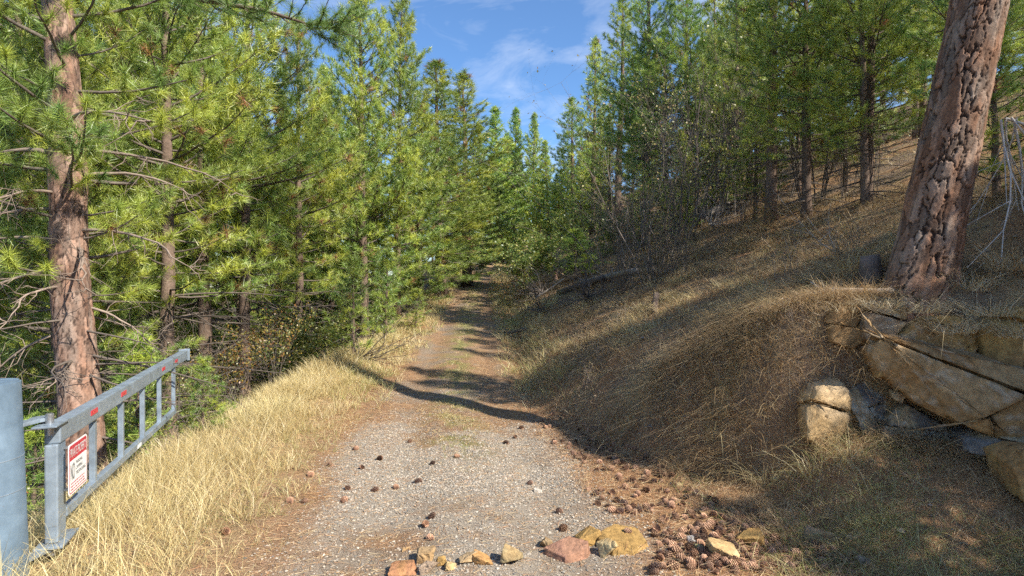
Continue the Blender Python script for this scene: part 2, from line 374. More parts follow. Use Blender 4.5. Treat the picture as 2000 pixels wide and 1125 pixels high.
    C = BG * (1 - mixv) + (GR * (1 - mixv) + YG * mixv) * mixv + GR * (1 - mixv) * 0.3
    dead = r.random(N) < deadfrac; C[dead] = DEADN * r.uniform(0.7, 1.2, (dead.sum(), 1))
    V, F, c = needles(TP, TD, C, nn, nl, nw, r)
    build('crown', V, F, M_NEEDLE, root, c)
    root['H'] = H
    return root

R_ = np.random.default_rng
PROTO = {
 'dense': pine('pine_tree', R_(1), 15, 0.10, 3.6, 175, 46, 0.25, 0.014, 0.68, 20, step=0.24, prof=0.62, sf0=0.32, deadfrac=0.02),
 'slim':  pine('pine_tree', R_(2), 14, 0.05, 2.5, 150, 36, 0.25, 0.017, 0.60, 10, step=0.24, prof=0.58, sf0=0.3, deadfrac=0.02),
 'open':  pine('pine_tree', R_(3), 12, 0.26, 3.1, 115, 54, 0.22, 0.0100, 0.72, 40, step=0.22, sf0=0.34, deadfrac=0.04),
 'tall':  pine('pine_tree', R_(4), 18, 0.24, 3.2, 130, 28, 0.26, 0.022, 0.58, 30, step=0.26, sf0=0.3),
 'hill':  pine('pine_tree', R_(5), 11, 0.22, 3.0, 110, 54, 0.22, 0.0105, 0.60, 30, step=0.23, prof=0.65, sf0=0.36),
 'young': pine('pine_sapling', R_(6), 3.2, 0.14, 0.95, 40, 40, 0.18, 0.010, 0.72, 3, 0.035, step=0.13),
 'far':   pine('pine_tree', R_(8), 20, 0.03, 3.4, 170, 14, 0.42, 0.050, 0.58, 6, step=0.34, prof=0.58),
}
print({k: len(p.children[2].data.polygons) for k, p in PROTO.items()})
used = set()
def place(kind, X, Y, H, label, group=None, name=None, rz=None, z=None, cat='pine tree', wide=1.0):
    p = PROTO[kind]
    o = p if kind not in used else copy_tree(p)
    used.add(kind)
    s = H / p['H']
    o.location = (X, Y, float(terrain(X, Y)) if z is None else z); o.scale = (s * wide, s * wide, s)
    o.rotation_euler = (rng.normal(0, 0.015), rng.normal(0, 0.015), rng.random() * 6.28 if rz is None else rz)
    tag(o, label, cat, group)
    return o
def placeu(kind, u, Y, vtop, label, **k):
    X = (u - CX) / FPX * Y; z = float(terrain(X, Y)); H = CAMZ - (vtop - HV) / FPX * Y - z
    return place(kind, X, Y, H, label, **k)

# trees that can be told apart, named by where the photo shows their stem or top (u), their distance and top
placeu('open', 330, 13.0, -330, 'tall pine with yellow-green boughs just behind the near trunk by the gate')
placeu('open', 478, 17.0, -150, 'loose-branched green pine left of the pale bare stem')
placeu('open', 586, 20.0, 40, 'thin pine with a pale bare lower stem left of the dense tall pines')
placeu('dense', 712, 23.5, -60, 'dense tall pine on the left, reaching out of the picture beside the sky gap', wide=1.0)
placeu('dense', 775, 25.5, -10, 'second dense tall pine, with the long slope of its crown against the sky', wide=0.95)
placeu('slim', 862, 31.0, 118, 'dark-topped pine next right of the dense tall pines', wide=1.9)
placeu('slim', 912, 37.0, 142, 'blunt-topped pine at the left edge of the sky gap', wide=1.9)
placeu('far', 978, 64.0, 208, 'leftmost of the small far pines in the sky gap', wide=1.5)
placeu('far', 1004, 72.0, 212, 'narrow-topped far pine in the middle of the sky gap', wide=1.2)
placeu('far', 1040, 70.0, 222, 'thin far pine standing clear at the right of the small far pines', wide=1.1)
placeu('far', 1072, 60.0, 275, 'short far pine at the foot of the right-hand pine wall', wide=1.4)
placeu('far', 940, 58.0, 245, 'far pine closing the end of the track', wide=1.25)
placeu('slim', 1157, 46.0, 72, 'slim pine standing up clear against the sky at the right of the gap', wide=1.1)
placeu('slim', 1120, 50.0, 190, 'smaller pine at the low left end of the right-hand pine wall', wide=1.5)
placeu('tall', 1205, 38.0, -30, 'tall pine forming the right edge of the sky gap', wide=1.25)
placeu('tall', 1262, 31.0, -160, 'tall dark pine behind the twiggy shrub on the right')
placeu('hill', 1345, 30.0, -60, 'hillside pine with dark stems right of the twiggy shrub', wide=1.1)
placeu('hill', 1440, 26.0, -40, 'hillside pine whose top leaves a small patch of sky')
placeu('hill', 1575, 17.0, -190, 'hillside pine with bright needle tufts left of the big trunk', wide=1.15)
placeu('hill', 1690, 15.0, -170, 'nearest hillside pine, its boughs reaching the big leaning trunk', wide=1.1)
placeu('hill', 1800, 19.0, -260, 'hillside pine right behind the big leaning trunk')
placeu('hill', 2010, 15.5, -330, 'pine at the right picture edge behind the big trunk')
placeu('young', 690, 15.3, 492, 'young pine with dark stem standing at the verge by the fallen bare branch', cat='sapling', wide=1.2)
placeu('young', 752, 18.5, 478, 'bright green young pine right of the one by the fallen bare branch', cat='sapling', wide=1.25)
placeu('young', 812, 20.5, 560, 'tiny bright green pine at the left edge of the track', cat='sapling', wide=2.0)
placeu('young', 395, 9.2, 690, 'small pine seedling with long needles just beyond the end of the gate', cat='sapling', wide=1.3)
placeu('young', 262, 9.6, 640, 'pine seedling seen through the bars of the gate', cat='sapling', wide=1.3)
placeu('young', 60, 8.6, 800, 'pine seedling between the gate post and the near trunk', cat='sapling', wide=1.4)
place('young', 2.9, 25.5, 2.4, 'bright green low pine lit behind the brush pile', cat='sapling', wide=2.4)

placeu('slim', 815, 28.0, 200, 'lower pine filling the slope between the dense tall pines and the dark-topped one', wide=1.6)
placeu('far', 1095, 52.0, 330, 'low bushy far pine at the foot of the hillside', wide=1.3)
placeu('far', 1135, 44.0, 300, 'low bushy far pine right of the track bend', wide=1.2)
placeu('slim', 1190, 40.0, 230, 'small dense pine behind the brush pile', wide=1.3)
placeu('far', 905, 68.0, 330, 'far pine filling the left side of the track end', wide=1.3)
placeu('hill', 1500, 27.0, -20, 'hillside pine seen between the stems left of the bright one', wide=1.1)
placeu('hill', 1630, 28.0, -60, 'hillside pine behind the nearest one', wide=1.1)
placeu('hill', 1300, 29.0, 60, 'dark hillside pine right behind the large twiggy shrub', wide=1.2)
placeu('slim', 1395, 30.0, -40, 'dense dark hillside pine above the charred log', wide=1.1)
for u, Y, vt in [(890, 56, 300), (925, 62, 330), (955, 74, 300), (1020, 78, 290), (1055, 66, 330), (1085, 58, 340), (1110, 62, 300), (1150, 56, 260), (985, 82, 270), (870, 48, 260)]:
    placeu('far', u, Y, vt, 'low far pine in the thick wood that closes the end of the track', group='far pines closing the track', wide=1.6)
for u, Y, vt, lab in [(1255, 27.0, 330, 'small pine close behind the large twiggy shrub'), (1330, 25.0, 250, 'small pine right of the large twiggy shrub, its boughs near the ground'), (1400, 27.0, 200, 'small dark pine above the charred log'), (1475, 21.0, 210, 'small pine between the bare shrubs on the hillside'),
                  (1560, 24.0, 130, 'small pine deep in the hillside wood'), (1650, 19.0, 120, 'small pine left of the nearest hillside pine')]:
    placeu('slim' if Y > 24 else 'hill', u, Y, vt, lab, wide=1.5)
for u, Y, lab in [(150, 15.0, 'tall pine filling the wood left of the near trunk'), (235, 19.0, 'tall pine seen between the near trunk and the yellow-green boughs'), (40, 13.0, 'tall pine at the left picture edge'), (400, 16.0, 'tall pine behind the yellow-green boughs'), (300, 24.0, 'tall pine far back in the left wood')]:
    placeu('open' if Y < 18 else 'dense', u, Y, -260, lab)
# trees right of the picture that throw shade over the track
for X, Y, H, lab in [(10.2, 12.5, 8.0, 'pine right behind the big trunk, partly hidden by it')]:
    place('hill', X, Y, H, lab)
place('slim', 10.7, 4.9, 9.3, 'slim pine outside the right picture edge, level with the outcrop', wide=1.2)
place('slim', 9.5, 6.7, 8.2, 'slim pine outside the right picture edge, just up from the outcrop', wide=1.2)
place('slim', 11.6, 8.0, 8.6, 'slim pine outside the right picture edge, up the slope', wide=0.75)
place('hill', 13.4, 8.6, 9.5, 'pine outside the right picture edge, uphill of the slim one', wide=0.8)
place('slim', 14.2, 11.4, 10.0, 'slim pine at the right picture edge, far up the slope', wide=0.75)
# the rest of the wood
GL = 'pine in the dense wood left of the track, behind the front trees'
GRr = 'pine in the dense wood on the right-hand hillside, behind the front trees'
pts = []
def try_add(X, Y, d):
    if all((X - a) ** 2 + (Y - b) ** 2 > d * d for a, b in pts): pts.append((X, Y)); return True
    return False
rr = R_(21)
for _ in range(4000):
    Y = rr.uniform(11, 75); u = rr.uniform(-150, 900); X = (u - CX) / FPX * Y
    s = X - float(xc(Y))
    if s > -float(lip(Y)) - 2.5 - 0.03 * Y or s < -60: continue
    if Y < 14 and u > 250: continue
    if len([1 for p in pts]) >= 38: break
    if not try_add(X, Y, 2.6 + 0.03 * Y): continue
    vt = -200 if u < 450 else lerp(0, 200, min(1, (u - 450) / 450)) 
    z = float(terrain(X, Y)); Hm = CAMZ - (vt + rr.uniform(0, 120) - HV) / FPX * Y - z
    H = min(max(8, rr.uniform(0.75, 1.0) * Hm), 24)
    place(['open', 'tall', 'slim', 'dense'][rr.integers(4)] if Y < 45 else 'far', X, Y, H, GL, group='pines in the left wood')
nl_ = len(pts)
for _ in range(4000):
    Y = rr.uniform(15, 70) if rr.random() < 0.6 else rr.uniform(17, 34); u = rr.uniform(1110, 2150); X = (u - CX) / FPX * Y
    s = X - float(xc(Y))
    if s < 8 + 0.02 * Y or X > 60 or (X < 13 and 22 < Y < 31 and X < 5 + (31 - Y) * 1.1) or (X < 24 and abs((X - 1) * 0.56 + (Y - 27.5) * 0.83) < 2.8): continue
    if len(pts) - nl_ >= 36: break
    if not try_add(X, Y, 2.5 + 0.03 * Y): continue
    H = rr.uniform(9, 15)
    if u < 1250:
        vt = lerp(230, 0, (u - 1110) / 140); z = float(terrain(X, Y)); H = min(H, max(5, CAMZ - (vt + 30 - HV) / FPX * Y - z))
    place(['hill', 'tall', 'slim', 'hill'][rr.integers(4)] if Y < 42 else 'far', X, Y, H, GRr, group='pines in the right-hand wood')
for _p in PROTO.values():
    for _c in _p.children:
        if _c.name.startswith('limbs'): _c['kind'] = 'stuff'
for _o in bpy.data.objects:
    if _o.name.startswith('limbs'): _o['kind'] = 'stuff'

# ------------------------------------------------------------------ the two near trunks with plated bark
def bark_trunk(name, axis, radius, L0, L1, nt, nz, pw, ph, depth, cols, parent, seed, flare=None):
    """trunk surface with raised bark plates parted by fissures; axis(h) -> point, radius(h)"""
    r = R_(seed)
    th = np.arange(nt) * 2 * math.pi / nt; hz = np.linspace(L0, L1, nz)
    TH, HZ = np.meshgrid(th, hz); rad = radius(HZ)
    A = TH / (2 * math.pi); rmean = float(np.mean(radius(hz))); nc = int(round(2 * math.pi * rmean / pw)); nr = int((L1 - L0) / ph) + 4
    a = A * nc + 0.75 * (fbm(A * nc * 0.9, HZ * 6.0, 4, 0.65) - 0.5) * 2; b = (HZ - L0) / ph + 1 + 0.7 * (fbm(A * nc * 0.8 + 50, HZ * 5, 4, 0.65) - 0.5) * 2
    jx = r.random((nr + 8, nc)) ; jy = r.random((nr + 8, nc)); hp = r.random((nr + 8, nc))
    ia = np.floor(a).astype(int); ib = np.floor(b).astype(int)
    F1 = np.full(a.shape, 9.0); F2 = np.full(a.shape, 9.0); ID = np.zeros(a.shape)
    for da in (-1, 0, 1):
        for db in (-1, 0, 1):
            ca = ia + da; cb_ = ib + db; k = np.clip(cb_, 0, nr + 7), ca % nc
            d = np.hypot(ca + jx[k] - a, (cb_ + jy[k] - b) * 1.0)
            closer = d < F1
            F2 = np.where(closer, F1, np.minimum(F2, d)); ID = np.where(closer, hp[k], ID); F1 = np.where(closer, d, F1)
    join = fbm(a * 0.9 + 20, b * 0.7, 2)                                     # where neighbouring plates have grown together
    e = sstep(F2 - F1 + 0.7 * np.maximum(0, join - 0.50), 0.02, 0.14)
    fine = fbm(A * nc * 3, HZ * 22, 4, 0.6); flake = np.floor(fbm(A * nc * 1.2 + 7, HZ * 7, 2) * 6) / 6
    disp = depth * (e * (0.75 + 0.25 * ID) - 0.7) + depth * 0.28 * (flake - 0.5) * e + depth * 0.22 * (fine - 0.5)
    rr_ = rad + disp + 0.10 * rad * (fbm(A * 6 + 3, HZ * 1.4, 3) - 0.5) * np.minimum(1, np.minimum(A, 1 - A) * 12)
    if flare is not None: rr_ = rr_ + flare(TH, HZ)
    ax = np.stack([axis(h) for h in hz])
    V = ax[:, None] + rr_[..., None] * np.stack([np.cos(TH), np.sin(TH), np.zeros_like(TH)], -1)
    c0, c1, c2 = [np.asarray(c) for c in cols]       # fissure, plate, scaly grey
    g = np.clip(fbm(A * nc * 0.7 + 9, HZ * 3, 3) * 1.6 - 0.45, 0, 1)
    C = c0 + (c1 * (1 - g[..., None]) + c2 * g[..., None] - c0) * e[..., None]
    C = C * (0.6 + 0.75 * ID[..., None] * e[..., None]) * (0.7 + 0.6 * fine[..., None]) * (0.85 + 0.3 * flake[..., None])
    i = np.arange(nz - 1)[:, None] * nt; j = np.arange(nt)[None]; j2 = (j + 1) % nt
    q = np.stack([i + j, i + j2, i + nt + j2, i + nt + j], -1).reshape(-1, 4)
    return build(name, V.reshape(-1, 3), q, M_BARKBIG, parent, C.reshape(-1, 3), False)
def drop_part(root, nm):
    for c in list(root.children):
        if c.name.split('.')[0] == nm: bpy.data.objects.remove(c)

# big leaning pine on the rocks
BX, BY = 4.80, 6.65; BZ = float(terrain(BX, BY)) + 0.05
big = pine('old_pine_tree', R_(31), 25, 0.5, 4.2, 90, 14, 0.34, 0.035, 0.45, 0, 0.3, lean=0.21, step=0.5)
drop_part(big, 'trunk')
def big_axis(h): return np.array([0.222 * h - 0.004 * max(h - 6, 0) ** 2 * 0.2, 0.02 * h, h])
def big_rad(h): return np.where(h < 8, 0.318 - 0.010 * h, 0.238 - 0.0125 * (h - 8)) 
def big_flare(T, Hh): return np.exp(-np.maximum(Hh + 0.35, 0) / 0.35) * (0.10 + 0.30 * np.maximum(0, np.cos(T - 3.6)) ** 4 + 0.10 * np.maximum(0, np.cos(T - 5.2)) ** 4)
bark_trunk('trunk', big_axis, big_rad, -0.9, 5.2, 200, 420, 0.066, 0.26, 0.044, [(0.055, 0.034, 0.027), (0.215, 0.112, 0.065), (0.23, 0.18, 0.14)], big, 3, big_flare)
hs = np.linspace(5.15, 25, 20); V, F = tube([big_axis(h) for h in hs], [max(0.02, float(big_rad(h))) for h in hs], 12)
build('upper_trunk', V, F, M_BARK, big, bark_col(R_(4), len(V), (0.3, 0.17, 0.12)), True)
for _c in big.children:
    if _c.name.startswith('limbs'): _c['kind'] = 'stuff'
big.location = (BX, BY, BZ)
tag(big, 'massive leaning pine trunk with plated red-brown bark on the rocky bank', 'pine tree')
# near pine behind the gate
LX, LY = -6.55, 8.6; LZ = float(terrain(LX, LY))
near = pine('near_pine_tree', R_(41), 15, 0.23, 3.3, 84, 120, 0.225, 0.0068, 0.78, 26, 0.25, lean=-0.02, step=0.24, deadfrac=0.05, twl=0.22)
drop_part(near, 'trunk')
def near_axis(h): return np.array([-0.045 * h + 0.03 * math.sin(h * 1.3), 0.0, h])
def near_rad(h): return np.maximum(0.295 - 0.0135 * h, 0.03) + 0.02 * np.exp(-((h - 5.2) / 0.25) ** 2)
bark_trunk('trunk', near_axis, near_rad, -0.6, 10, 110, 330, 0.075, 0.20, 0.016, [(0.10, 0.065, 0.05), (0.27, 0.155, 0.105), (0.26, 0.20, 0.16)], near, 5,
           lambda T, Hh: 0.12 * np.exp(-np.maximum(Hh, 0) / 0.4))
hs = np.linspace(9.9, 15, 8); V, F = tube([near_axis(h) for h in hs], [float(near_rad(h)) for h in hs], 10)
build('upper_trunk', V, F, M_BARK, near, bark_col(R_(4), len(V), (0.3, 0.18, 0.13)), True)
near.location = (LX, LY, LZ)
tag(near, 'near pine with pinkish scaly trunk and bare lower limbs right behind the gate', 'pine tree')
def dead_limb(parent, p0, az, L, el, curve, r0, r, twigs, colr=(0.26, 0.20, 0.155)):
    g = Geo(); pts = limb_path(p0, az, L, el, curve, r, 9, 0.16)
    V, F = tube(pts, np.linspace(r0, 0.005, 9), 7); g.add(V, F, bark_col(r, len(V), colr))
    P0, P1, A0, A1 = [], [], [], []
    for k in range(twigs):
        p = pts[int(r.integers(2, 9))] ; d = unit(r.normal(0, 0.8, 3) + np.array([math.cos(az) * 0.6, math.sin(az) * 0.6, -0.35])); l = r.uniform(0.2, 0.75); rr0 = 0.009
        for q in range(4):
            e = p + d * l / 4; P0.append(p); P1.append(e); A0.append(rr0); A1.append(rr0 * 0.75); rr0 *= 0.75; p = e; d = unit(d + r.normal(0, 0.35, 3) + np.array([0, 0, -0.08]))
            if r.random() < 0.5:
                e2 = p + unit(d + r.normal(0, 0.8, 3)) * l * 0.3; P0.append(p); P1.append(e2); A0.append(rr0 * 0.8); A1.append(0.002)
    V, F = segs(P0, P1, A0, A1, 4); g.add(V, F, bark_col(r, len(V), colr))
    o = g.build('limb', M_TWIG, parent, False)
    return o
r4 = R_(77)
for (v, az, L, el, cu, r0) in [(345, 0.1, 1.6, 0.35, -0.9, 0.035), (410, 3.3, 1.5, 0.1, -0.5, 0.03), (450, -0.1, 2.0, 0.1, -0.7, 0.03), (470, 3.0, 1.4, 0.25, -0.6, 0.035),
                               (485, 5.9, 1.1, -0.2, -0.7, 0.03), (530, 3.5, 1.3, 0.0, -0.9, 0.03), (300, 3.2, 1.6, 0.3, -1.0, 0.04), (600, 0.3, 1.0, -0.2, -0.8, 0.022),
                               (650, 3.7, 1.1, -0.3, -0.7, 0.022), (560, 4.6, 1.0, 0.1, -1.1, 0.022), (380, 4.4, 1.3, 0.1, -1.0, 0.025), (240, 5.6, 1.7, 0.2, -0.6, 0.03), (290, 0.5, 2.2, 0.1, -0.6, 0.03), (700, 4.9, 0.6, -0.2, -1.0, 0.018)]:
    h = CAMZ - (v - HV) / FPX * LY - LZ
    dead_limb(near, near_axis(h) + np.array([math.cos(az), math.sin(az), 0]) * 0.2, az, L, el, cu, r0, r4, 13)
for _c in near.children:
    if _c.name.startswith('limbs'): _c['kind'] = 'stuff'
# the dark bough reaching across the top of the picture
gB = Geo(); gN = Geo(); TP, TD = [], []
p0 = near_axis(at(300, -40, LY)[2] - LZ + 0.2)
main = np.array([p0, np.array([0.9, 0.2, 8.05]), np.array([1.8, 0.35, 8.0]), np.array([2.6, 0.45, 7.9]), np.array([3.3, 0.5, 7.7]), np.array([3.75, 0.5, 7.75])])
V, F = tube(main, [0.06, 0.05, 0.04, 0.03, 0.02, 0.012], 7); gB.add(V, F, (0.16, 0.12, 0.09))
r5 = R_(12); P0, P1, A0, A1 = [], [], [], []
for k in range(60):
    tq = r5.uniform(0.25, 1); p = np.array([np.interp(tq * 5, range(6), main[:, c]) for c in range(3)])
    d = unit(np.array([0.7, r5.normal(0, 0.8), r5.normal(-0.1, 0.45)])); l = r5.uniform(0.25, 0.7)
    e = p + d * l + np.array([0, 0, 0.06]); m_ = (p + e) / 2 - np.array([0, 0, 0.06])
    P0 += [p, m_]; P1 += [m_, e]; A0 += [0.011, 0.008]; A1 += [0.008, 0.005]
    TP.append(e); TD.append(unit(d + np.array([0, 0, 0.4])))
    if l > 0.45: TP.append(m_); TD.append(unit(d + np.array([0, 0, 0.4])))
V, F = segs(P0, P1, A0, A1, 5); gB.add(V, F, (0.16, 0.12, 0.09))
bough = gB.build('bough', M_TWIG, near)
TP = np.array(TP); TD = np.array(TD)
V, F, c = needles(TP, TD, np.tile(BG * 0.6 + GR * 0.4, (len(TP), 1)), 90, 0.2, 0.006, r5)  # darker green than the crown: the bough's backlit shade put into the needle colour
build('needle_tufts', V, F, M_NEEDLE, bough, c)

# ------------------------------------------------------------------ shrubs
def shrub(name, r, nst, H, spread, depth, leaves, lsize, lcols, scol=(0.20, 0.165, 0.135), r0=0.016, kids=3, droop=0.0):
    root = empty(name); P0, P1, A0, A1, LP = [], [], [], [], []
    def grow(p, d, l, rad, lev):
        n = 4
        for k in range(n):
            e = p + d * l / n; P0.append(p); P1.append(e); A0.append(rad); A1.append(rad * 0.86); rad *= 0.86; p = e
            d = unit(d + r.normal(0, 0.13, 3) + np.array([0, 0, 0.04 - droop * lev]))
            if lev < depth and (k > 0 or lev > 0):
                for _ in range(1 if r.random() < 0.75 else 2):
                    if r.random() < kids / 4: grow(p, unit(d + r.normal(0, 0.55, 3) + np.array([0, 0, 0.1])), l * r.uniform(0.4, 0.65), rad * 0.62, lev + 1)
            if lev >= depth - 1: LP.append((p, d))
    for i in range(nst):
        a = r.random() * 6.28; q = r.random() ** 0.5 * spread * 0.22
        b = np.array([math.cos(a) * q, math.sin(a) * q, -0.1]); d = unit(np.array([math.cos(a) * spread * 0.35 * r.random(), math.sin(a) * spread * 0.35 * r.random(), 1.0]))
        grow(b, d, H * r.uniform(0.55, 0.9), r0 * r.uniform(0.6, 1.1), 0)
    g = Geo(); V, F = segs(P0, P1, A0, A1, 3); g.add(V, F, np.repeat(np.asarray(scol) * r.uniform(0.7, 1.35, (len(P0), 1)), 6, 0))
    o = g.build('stems', M_TWIG, root); o['kind'] = 'stuff'
    if leaves:
        k = r.integers(0, len(LP), leaves); p = np.array([LP[i][0] for i in k]) + r.normal(0, lsize * 0.8, (leaves, 3))
        d = unit(r.normal(0, 1, (leaves, 3)) + np.array([0, 0, -0.2])); s = unit(np.cross(d, r.normal(0, 1, (leaves, 3)))); L = lsize * r.uniform(0.6, 1.3, (leaves, 1))
        V = np.stack([p, p + d * L * 0.5 + s * L * 0.33, p + d * L, p + d * L * 0.5 - s * L * 0.33], 1).reshape(-1, 3)
        b = np.arange(leaves)[:, None] * 4; F = np.concatenate([b + [0, 1, 2], b + [0, 2, 3]])
        C = np.asarray(lcols)[r.integers(0, len(lcols), leaves)] * r.uniform(0.7, 1.25, (leaves, 1))
        o = build('leaves', V, F, M_LEAF, root, np.repeat(C, 4, 0)); o['kind'] = 'stuff'
    root['H'] = float(np.max(np.array(P1)[:, 2])) * 0.93
    return root
GOLD = [(0.36, 0.23, 0.045), (0.30, 0.25, 0.06), (0.20, 0.20, 0.06), (0.30, 0.13, 0.04)]
OLIVE = [(0.20, 0.27, 0.06), (0.26, 0.31, 0.07), (0.36, 0.34, 0.07), (0.15, 0.22, 0.05)]
PALE = [(0.5, 0.42, 0.16), (0.35, 0.33, 0.12), (0.45, 0.3, 0.14)]
PROTO['twiggy'] = shrub('twiggy_shrub', R_(51), 17, 4.2, 2.2, 3, 700, 0.055, PALE, scol=(0.22, 0.18, 0.15), r0=0.015)
PROTO['thicket'] = shrub('bare_shrub', R_(52), 11, 3.6, 1.2, 3, 700, 0.06, OLIVE + PALE, scol=(0.13, 0.108, 0.09), r0=0.022)
PROTO['golden'] = shrub('golden_shrub', R_(53), 9, 2.2, 1.2, 3, 1100, 0.07, GOLD, r0=0.01)
PROTO['olive'] = shrub('leafy_shrub', R_(54), 10, 2.0, 1.5, 3, 4200, 0.08, OLIVE, r0=0.01)
PROTO['small'] = shrub('small_shrub', R_(55), 7, 0.9, 0.8, 2, 90, 0.04, PALE + GOLD, scol=(0.24, 0.19, 0.15), r0=0.007)
def shr(kind, u, v, hpx, label, group=None, wide=1.0, X=None, Y=None, H=None):
    if X is None:
        g_ = on_ground(u, v); X, Y = g_[0], g_[1]; H = hpx / FPX * Y
    o = place(kind, X, Y, H, label, group=group, cat='shrub', wide=wide)
    return o
shr('twiggy', 1270, 555, 400, 'large twiggy shrub with few pale leaves beside the brush pile', wide=1.1)
shr('twiggy', 1205, 545, 300, 'lower twiggy shrub with whitish twigs at the left of the large one', wide=1.3)
shr('thicket', 1450, 420, 400, 'tall bare shrub on the hillside left of the fallen log')
shr('thicket', 1590, 400, 380, 'tall bare shrub below the bright hillside pine')
shr('thicket', 1330, 480, 400, 'dark bare shrub close right of the large twiggy shrub')
shr('thicket', 1380, 440, 390, 'dark bare shrub above the charred log')
shr('thicket', 1520, 395, 300, 'bare shrub in the shade of the hillside pines', wide=1.2)
shr('small', 1535, 545, 140, 'small leafless shrub on the lit hillside slope below the big trunk', wide=1.0)
shr('small', 1670, 500, 110, 'small leafless shrub just left of the big trunk')
shr('golden', 1590, 345, 70, 'yellow bush glowing on the hillside between bare shrubs')
shr('golden', 1490, 470, 90, 'low yellowing bush beside the hillside path of grass')
shr('olive', 0, 0, 0, 'leafy olive and yellow bush at the right of the far track', X=0.9, Y=27.5, H=2.9, wide=1.4)
shr('olive', 0, 0, 0, 'dark green bush behind the olive one at the far track', X=2.0, Y=28.5, H=2.8, wide=1.3)
shr('golden', 0, 0, 0, 'yellow bush at the left of the olive one by the far track', X=0.2, Y=26.5, H=1.8, wide=1.3)
shr('golden', 560, 690, 190, 'golden autumn shrub left of the young pines', X=-6.1, Y=14.5, H=2.4)
shr('golden', 500, 700, 150, 'orange and green autumn shrub left of the golden one', X=-7.0, Y=14.2, H=2.3)
shr('olive', 620, 640, 150, 'mixed green shrub between the golden shrub and the young pines', X=-6.2, Y=17.0, H=2.4)
shr('olive', 650, 640, 150, 'greyish green shrub beneath the thin pale stem', X=-7.6, Y=19.0, H=2.6)
shr('twiggy', 430, 640, 200, 'grey twiggy shrub beyond the end of the gate', X=-7.2, Y=12.0, H=3.2)
shr('thicket', 30, 600, 300, 'tangle of bare grey branches at the left picture edge', X=-9.0, Y=9.0, H=4.2)
shr('thicket', 130, 600, 300, 'tangle of bare grey branches right behind the near trunk', X=-8.6, Y=11.0, H=4.0)
shr('olive', 0, 0, 0, 'low green shrub under the dark stems by the far track', X=-4.9, Y=27.0, H=1.8)
shr('golden', 0, 0, 0, 'small golden shrub at the foot of the dark stems', X=-5.2, Y=24.5, H=1.6)
shr('olive', 250, 800, 150, 'low green undergrowth seen between the gate bars', X=-7.6, Y=10.6, H=2.0)
shr('golden', 60, 900, 150, 'low golden undergrowth between the gate post and the near trunk', X=-7.2, Y=7.6, H=1.3)
UG = 'undergrowth shrub in the shade under the left-hand pines'
for k in range(20):
    Y = rng.uniform(11, 34); a = rng.uniform(1.4, 7) + 0.08 * Y; X = float(xc(Y) - lip(Y)) - a
    shr(['olive', 'golden', 'olive', 'thicket'][k % 4], 0, 0, 0, UG, 'undergrowth under the left-hand pines', X=X, Y=Y, H=rng.uniform(1.6, 3.0))
UR = 'bare undergrowth shrub among the stems on the right-hand hillside'
for k in range(24):
    Y = rng.uniform(15, 34); u = rng.uniform(1130, 1720); X = (u - CX) / FPX * Y
    if X - float(xc(Y)) < 5.5: continue
    shr(['thicket', 'twiggy', 'thicket', 'olive'][k % 4], 0, 0, 0, UR, 'undergrowth on the right-hand hillside', X=X, Y=Y, H=rng.uniform(1.8, 3.6))
# growth just outside the right edge that throws the shade over the bank
for (kd, X, Y, H, lab) in [('hill', 8.4, 1.5, 4.3, 'young pine outside the right picture edge, nearest the camera'), ('slim', 8.6, 3.2, 4.4, 'dense young pine outside the right picture edge, first of the row by the rocks'),
                       ('slim', 8.35, 4.2, 4.2, 'dense young pine outside the right picture edge, second of the row by the rocks'), ('slim', 8.0, 5.15, 3.9, 'dense young pine outside the right picture edge, third of the row by the rocks'),
                       ('slim', 7.9, 6.1, 3.3, 'dense young pine outside the right picture edge, fourth of the row by the rocks'), ('slim', 7.8, 7.0, 2.9, 'dense young pine outside the right picture edge, last of the row by the rocks'),
                       ('slim', 9.4, 2.6, 4.0, 'dense young pine outside the right picture edge, first of the upper row'), ('slim', 9.2, 3.7, 3.8, 'dense young pine outside the right picture edge, second of the upper row'), ('slim', 9.0, 4.8, 3.6, 'dense young pine outside the right picture edge, third of the upper row'), ('slim', 8.8, 5.8, 3.2, 'dense young pine outside the right picture edge, last of the upper row'),
                       ('hill', 10.2, 2.0, 4.6, 'young pine outside the right picture edge, higher up the slope'), ('young', 7.4, 8.6, 2.8, 'young pine on the slope right behind the big trunk'), ('hill', 9.6, -0.2, 4.6, 'young pine beside and right of the camera')]:
    place(kd, X, Y, H, lab, cat='sapling', wide=1.9 if kd == 'slim' else 1.5)
for k, (u, v) in enumerate([(1180, 700), (1250, 740), (1330, 690), (1410, 740), (1480, 660), (1360, 800), (1290, 830), (1150, 760), (1220, 640), (1450, 810), (1560, 640), (1120, 690)]):
    shr('small', u, v, 70, 'dry weed among the matted grass of the near bank', group='dry weeds on the near bank', wide=1.3)
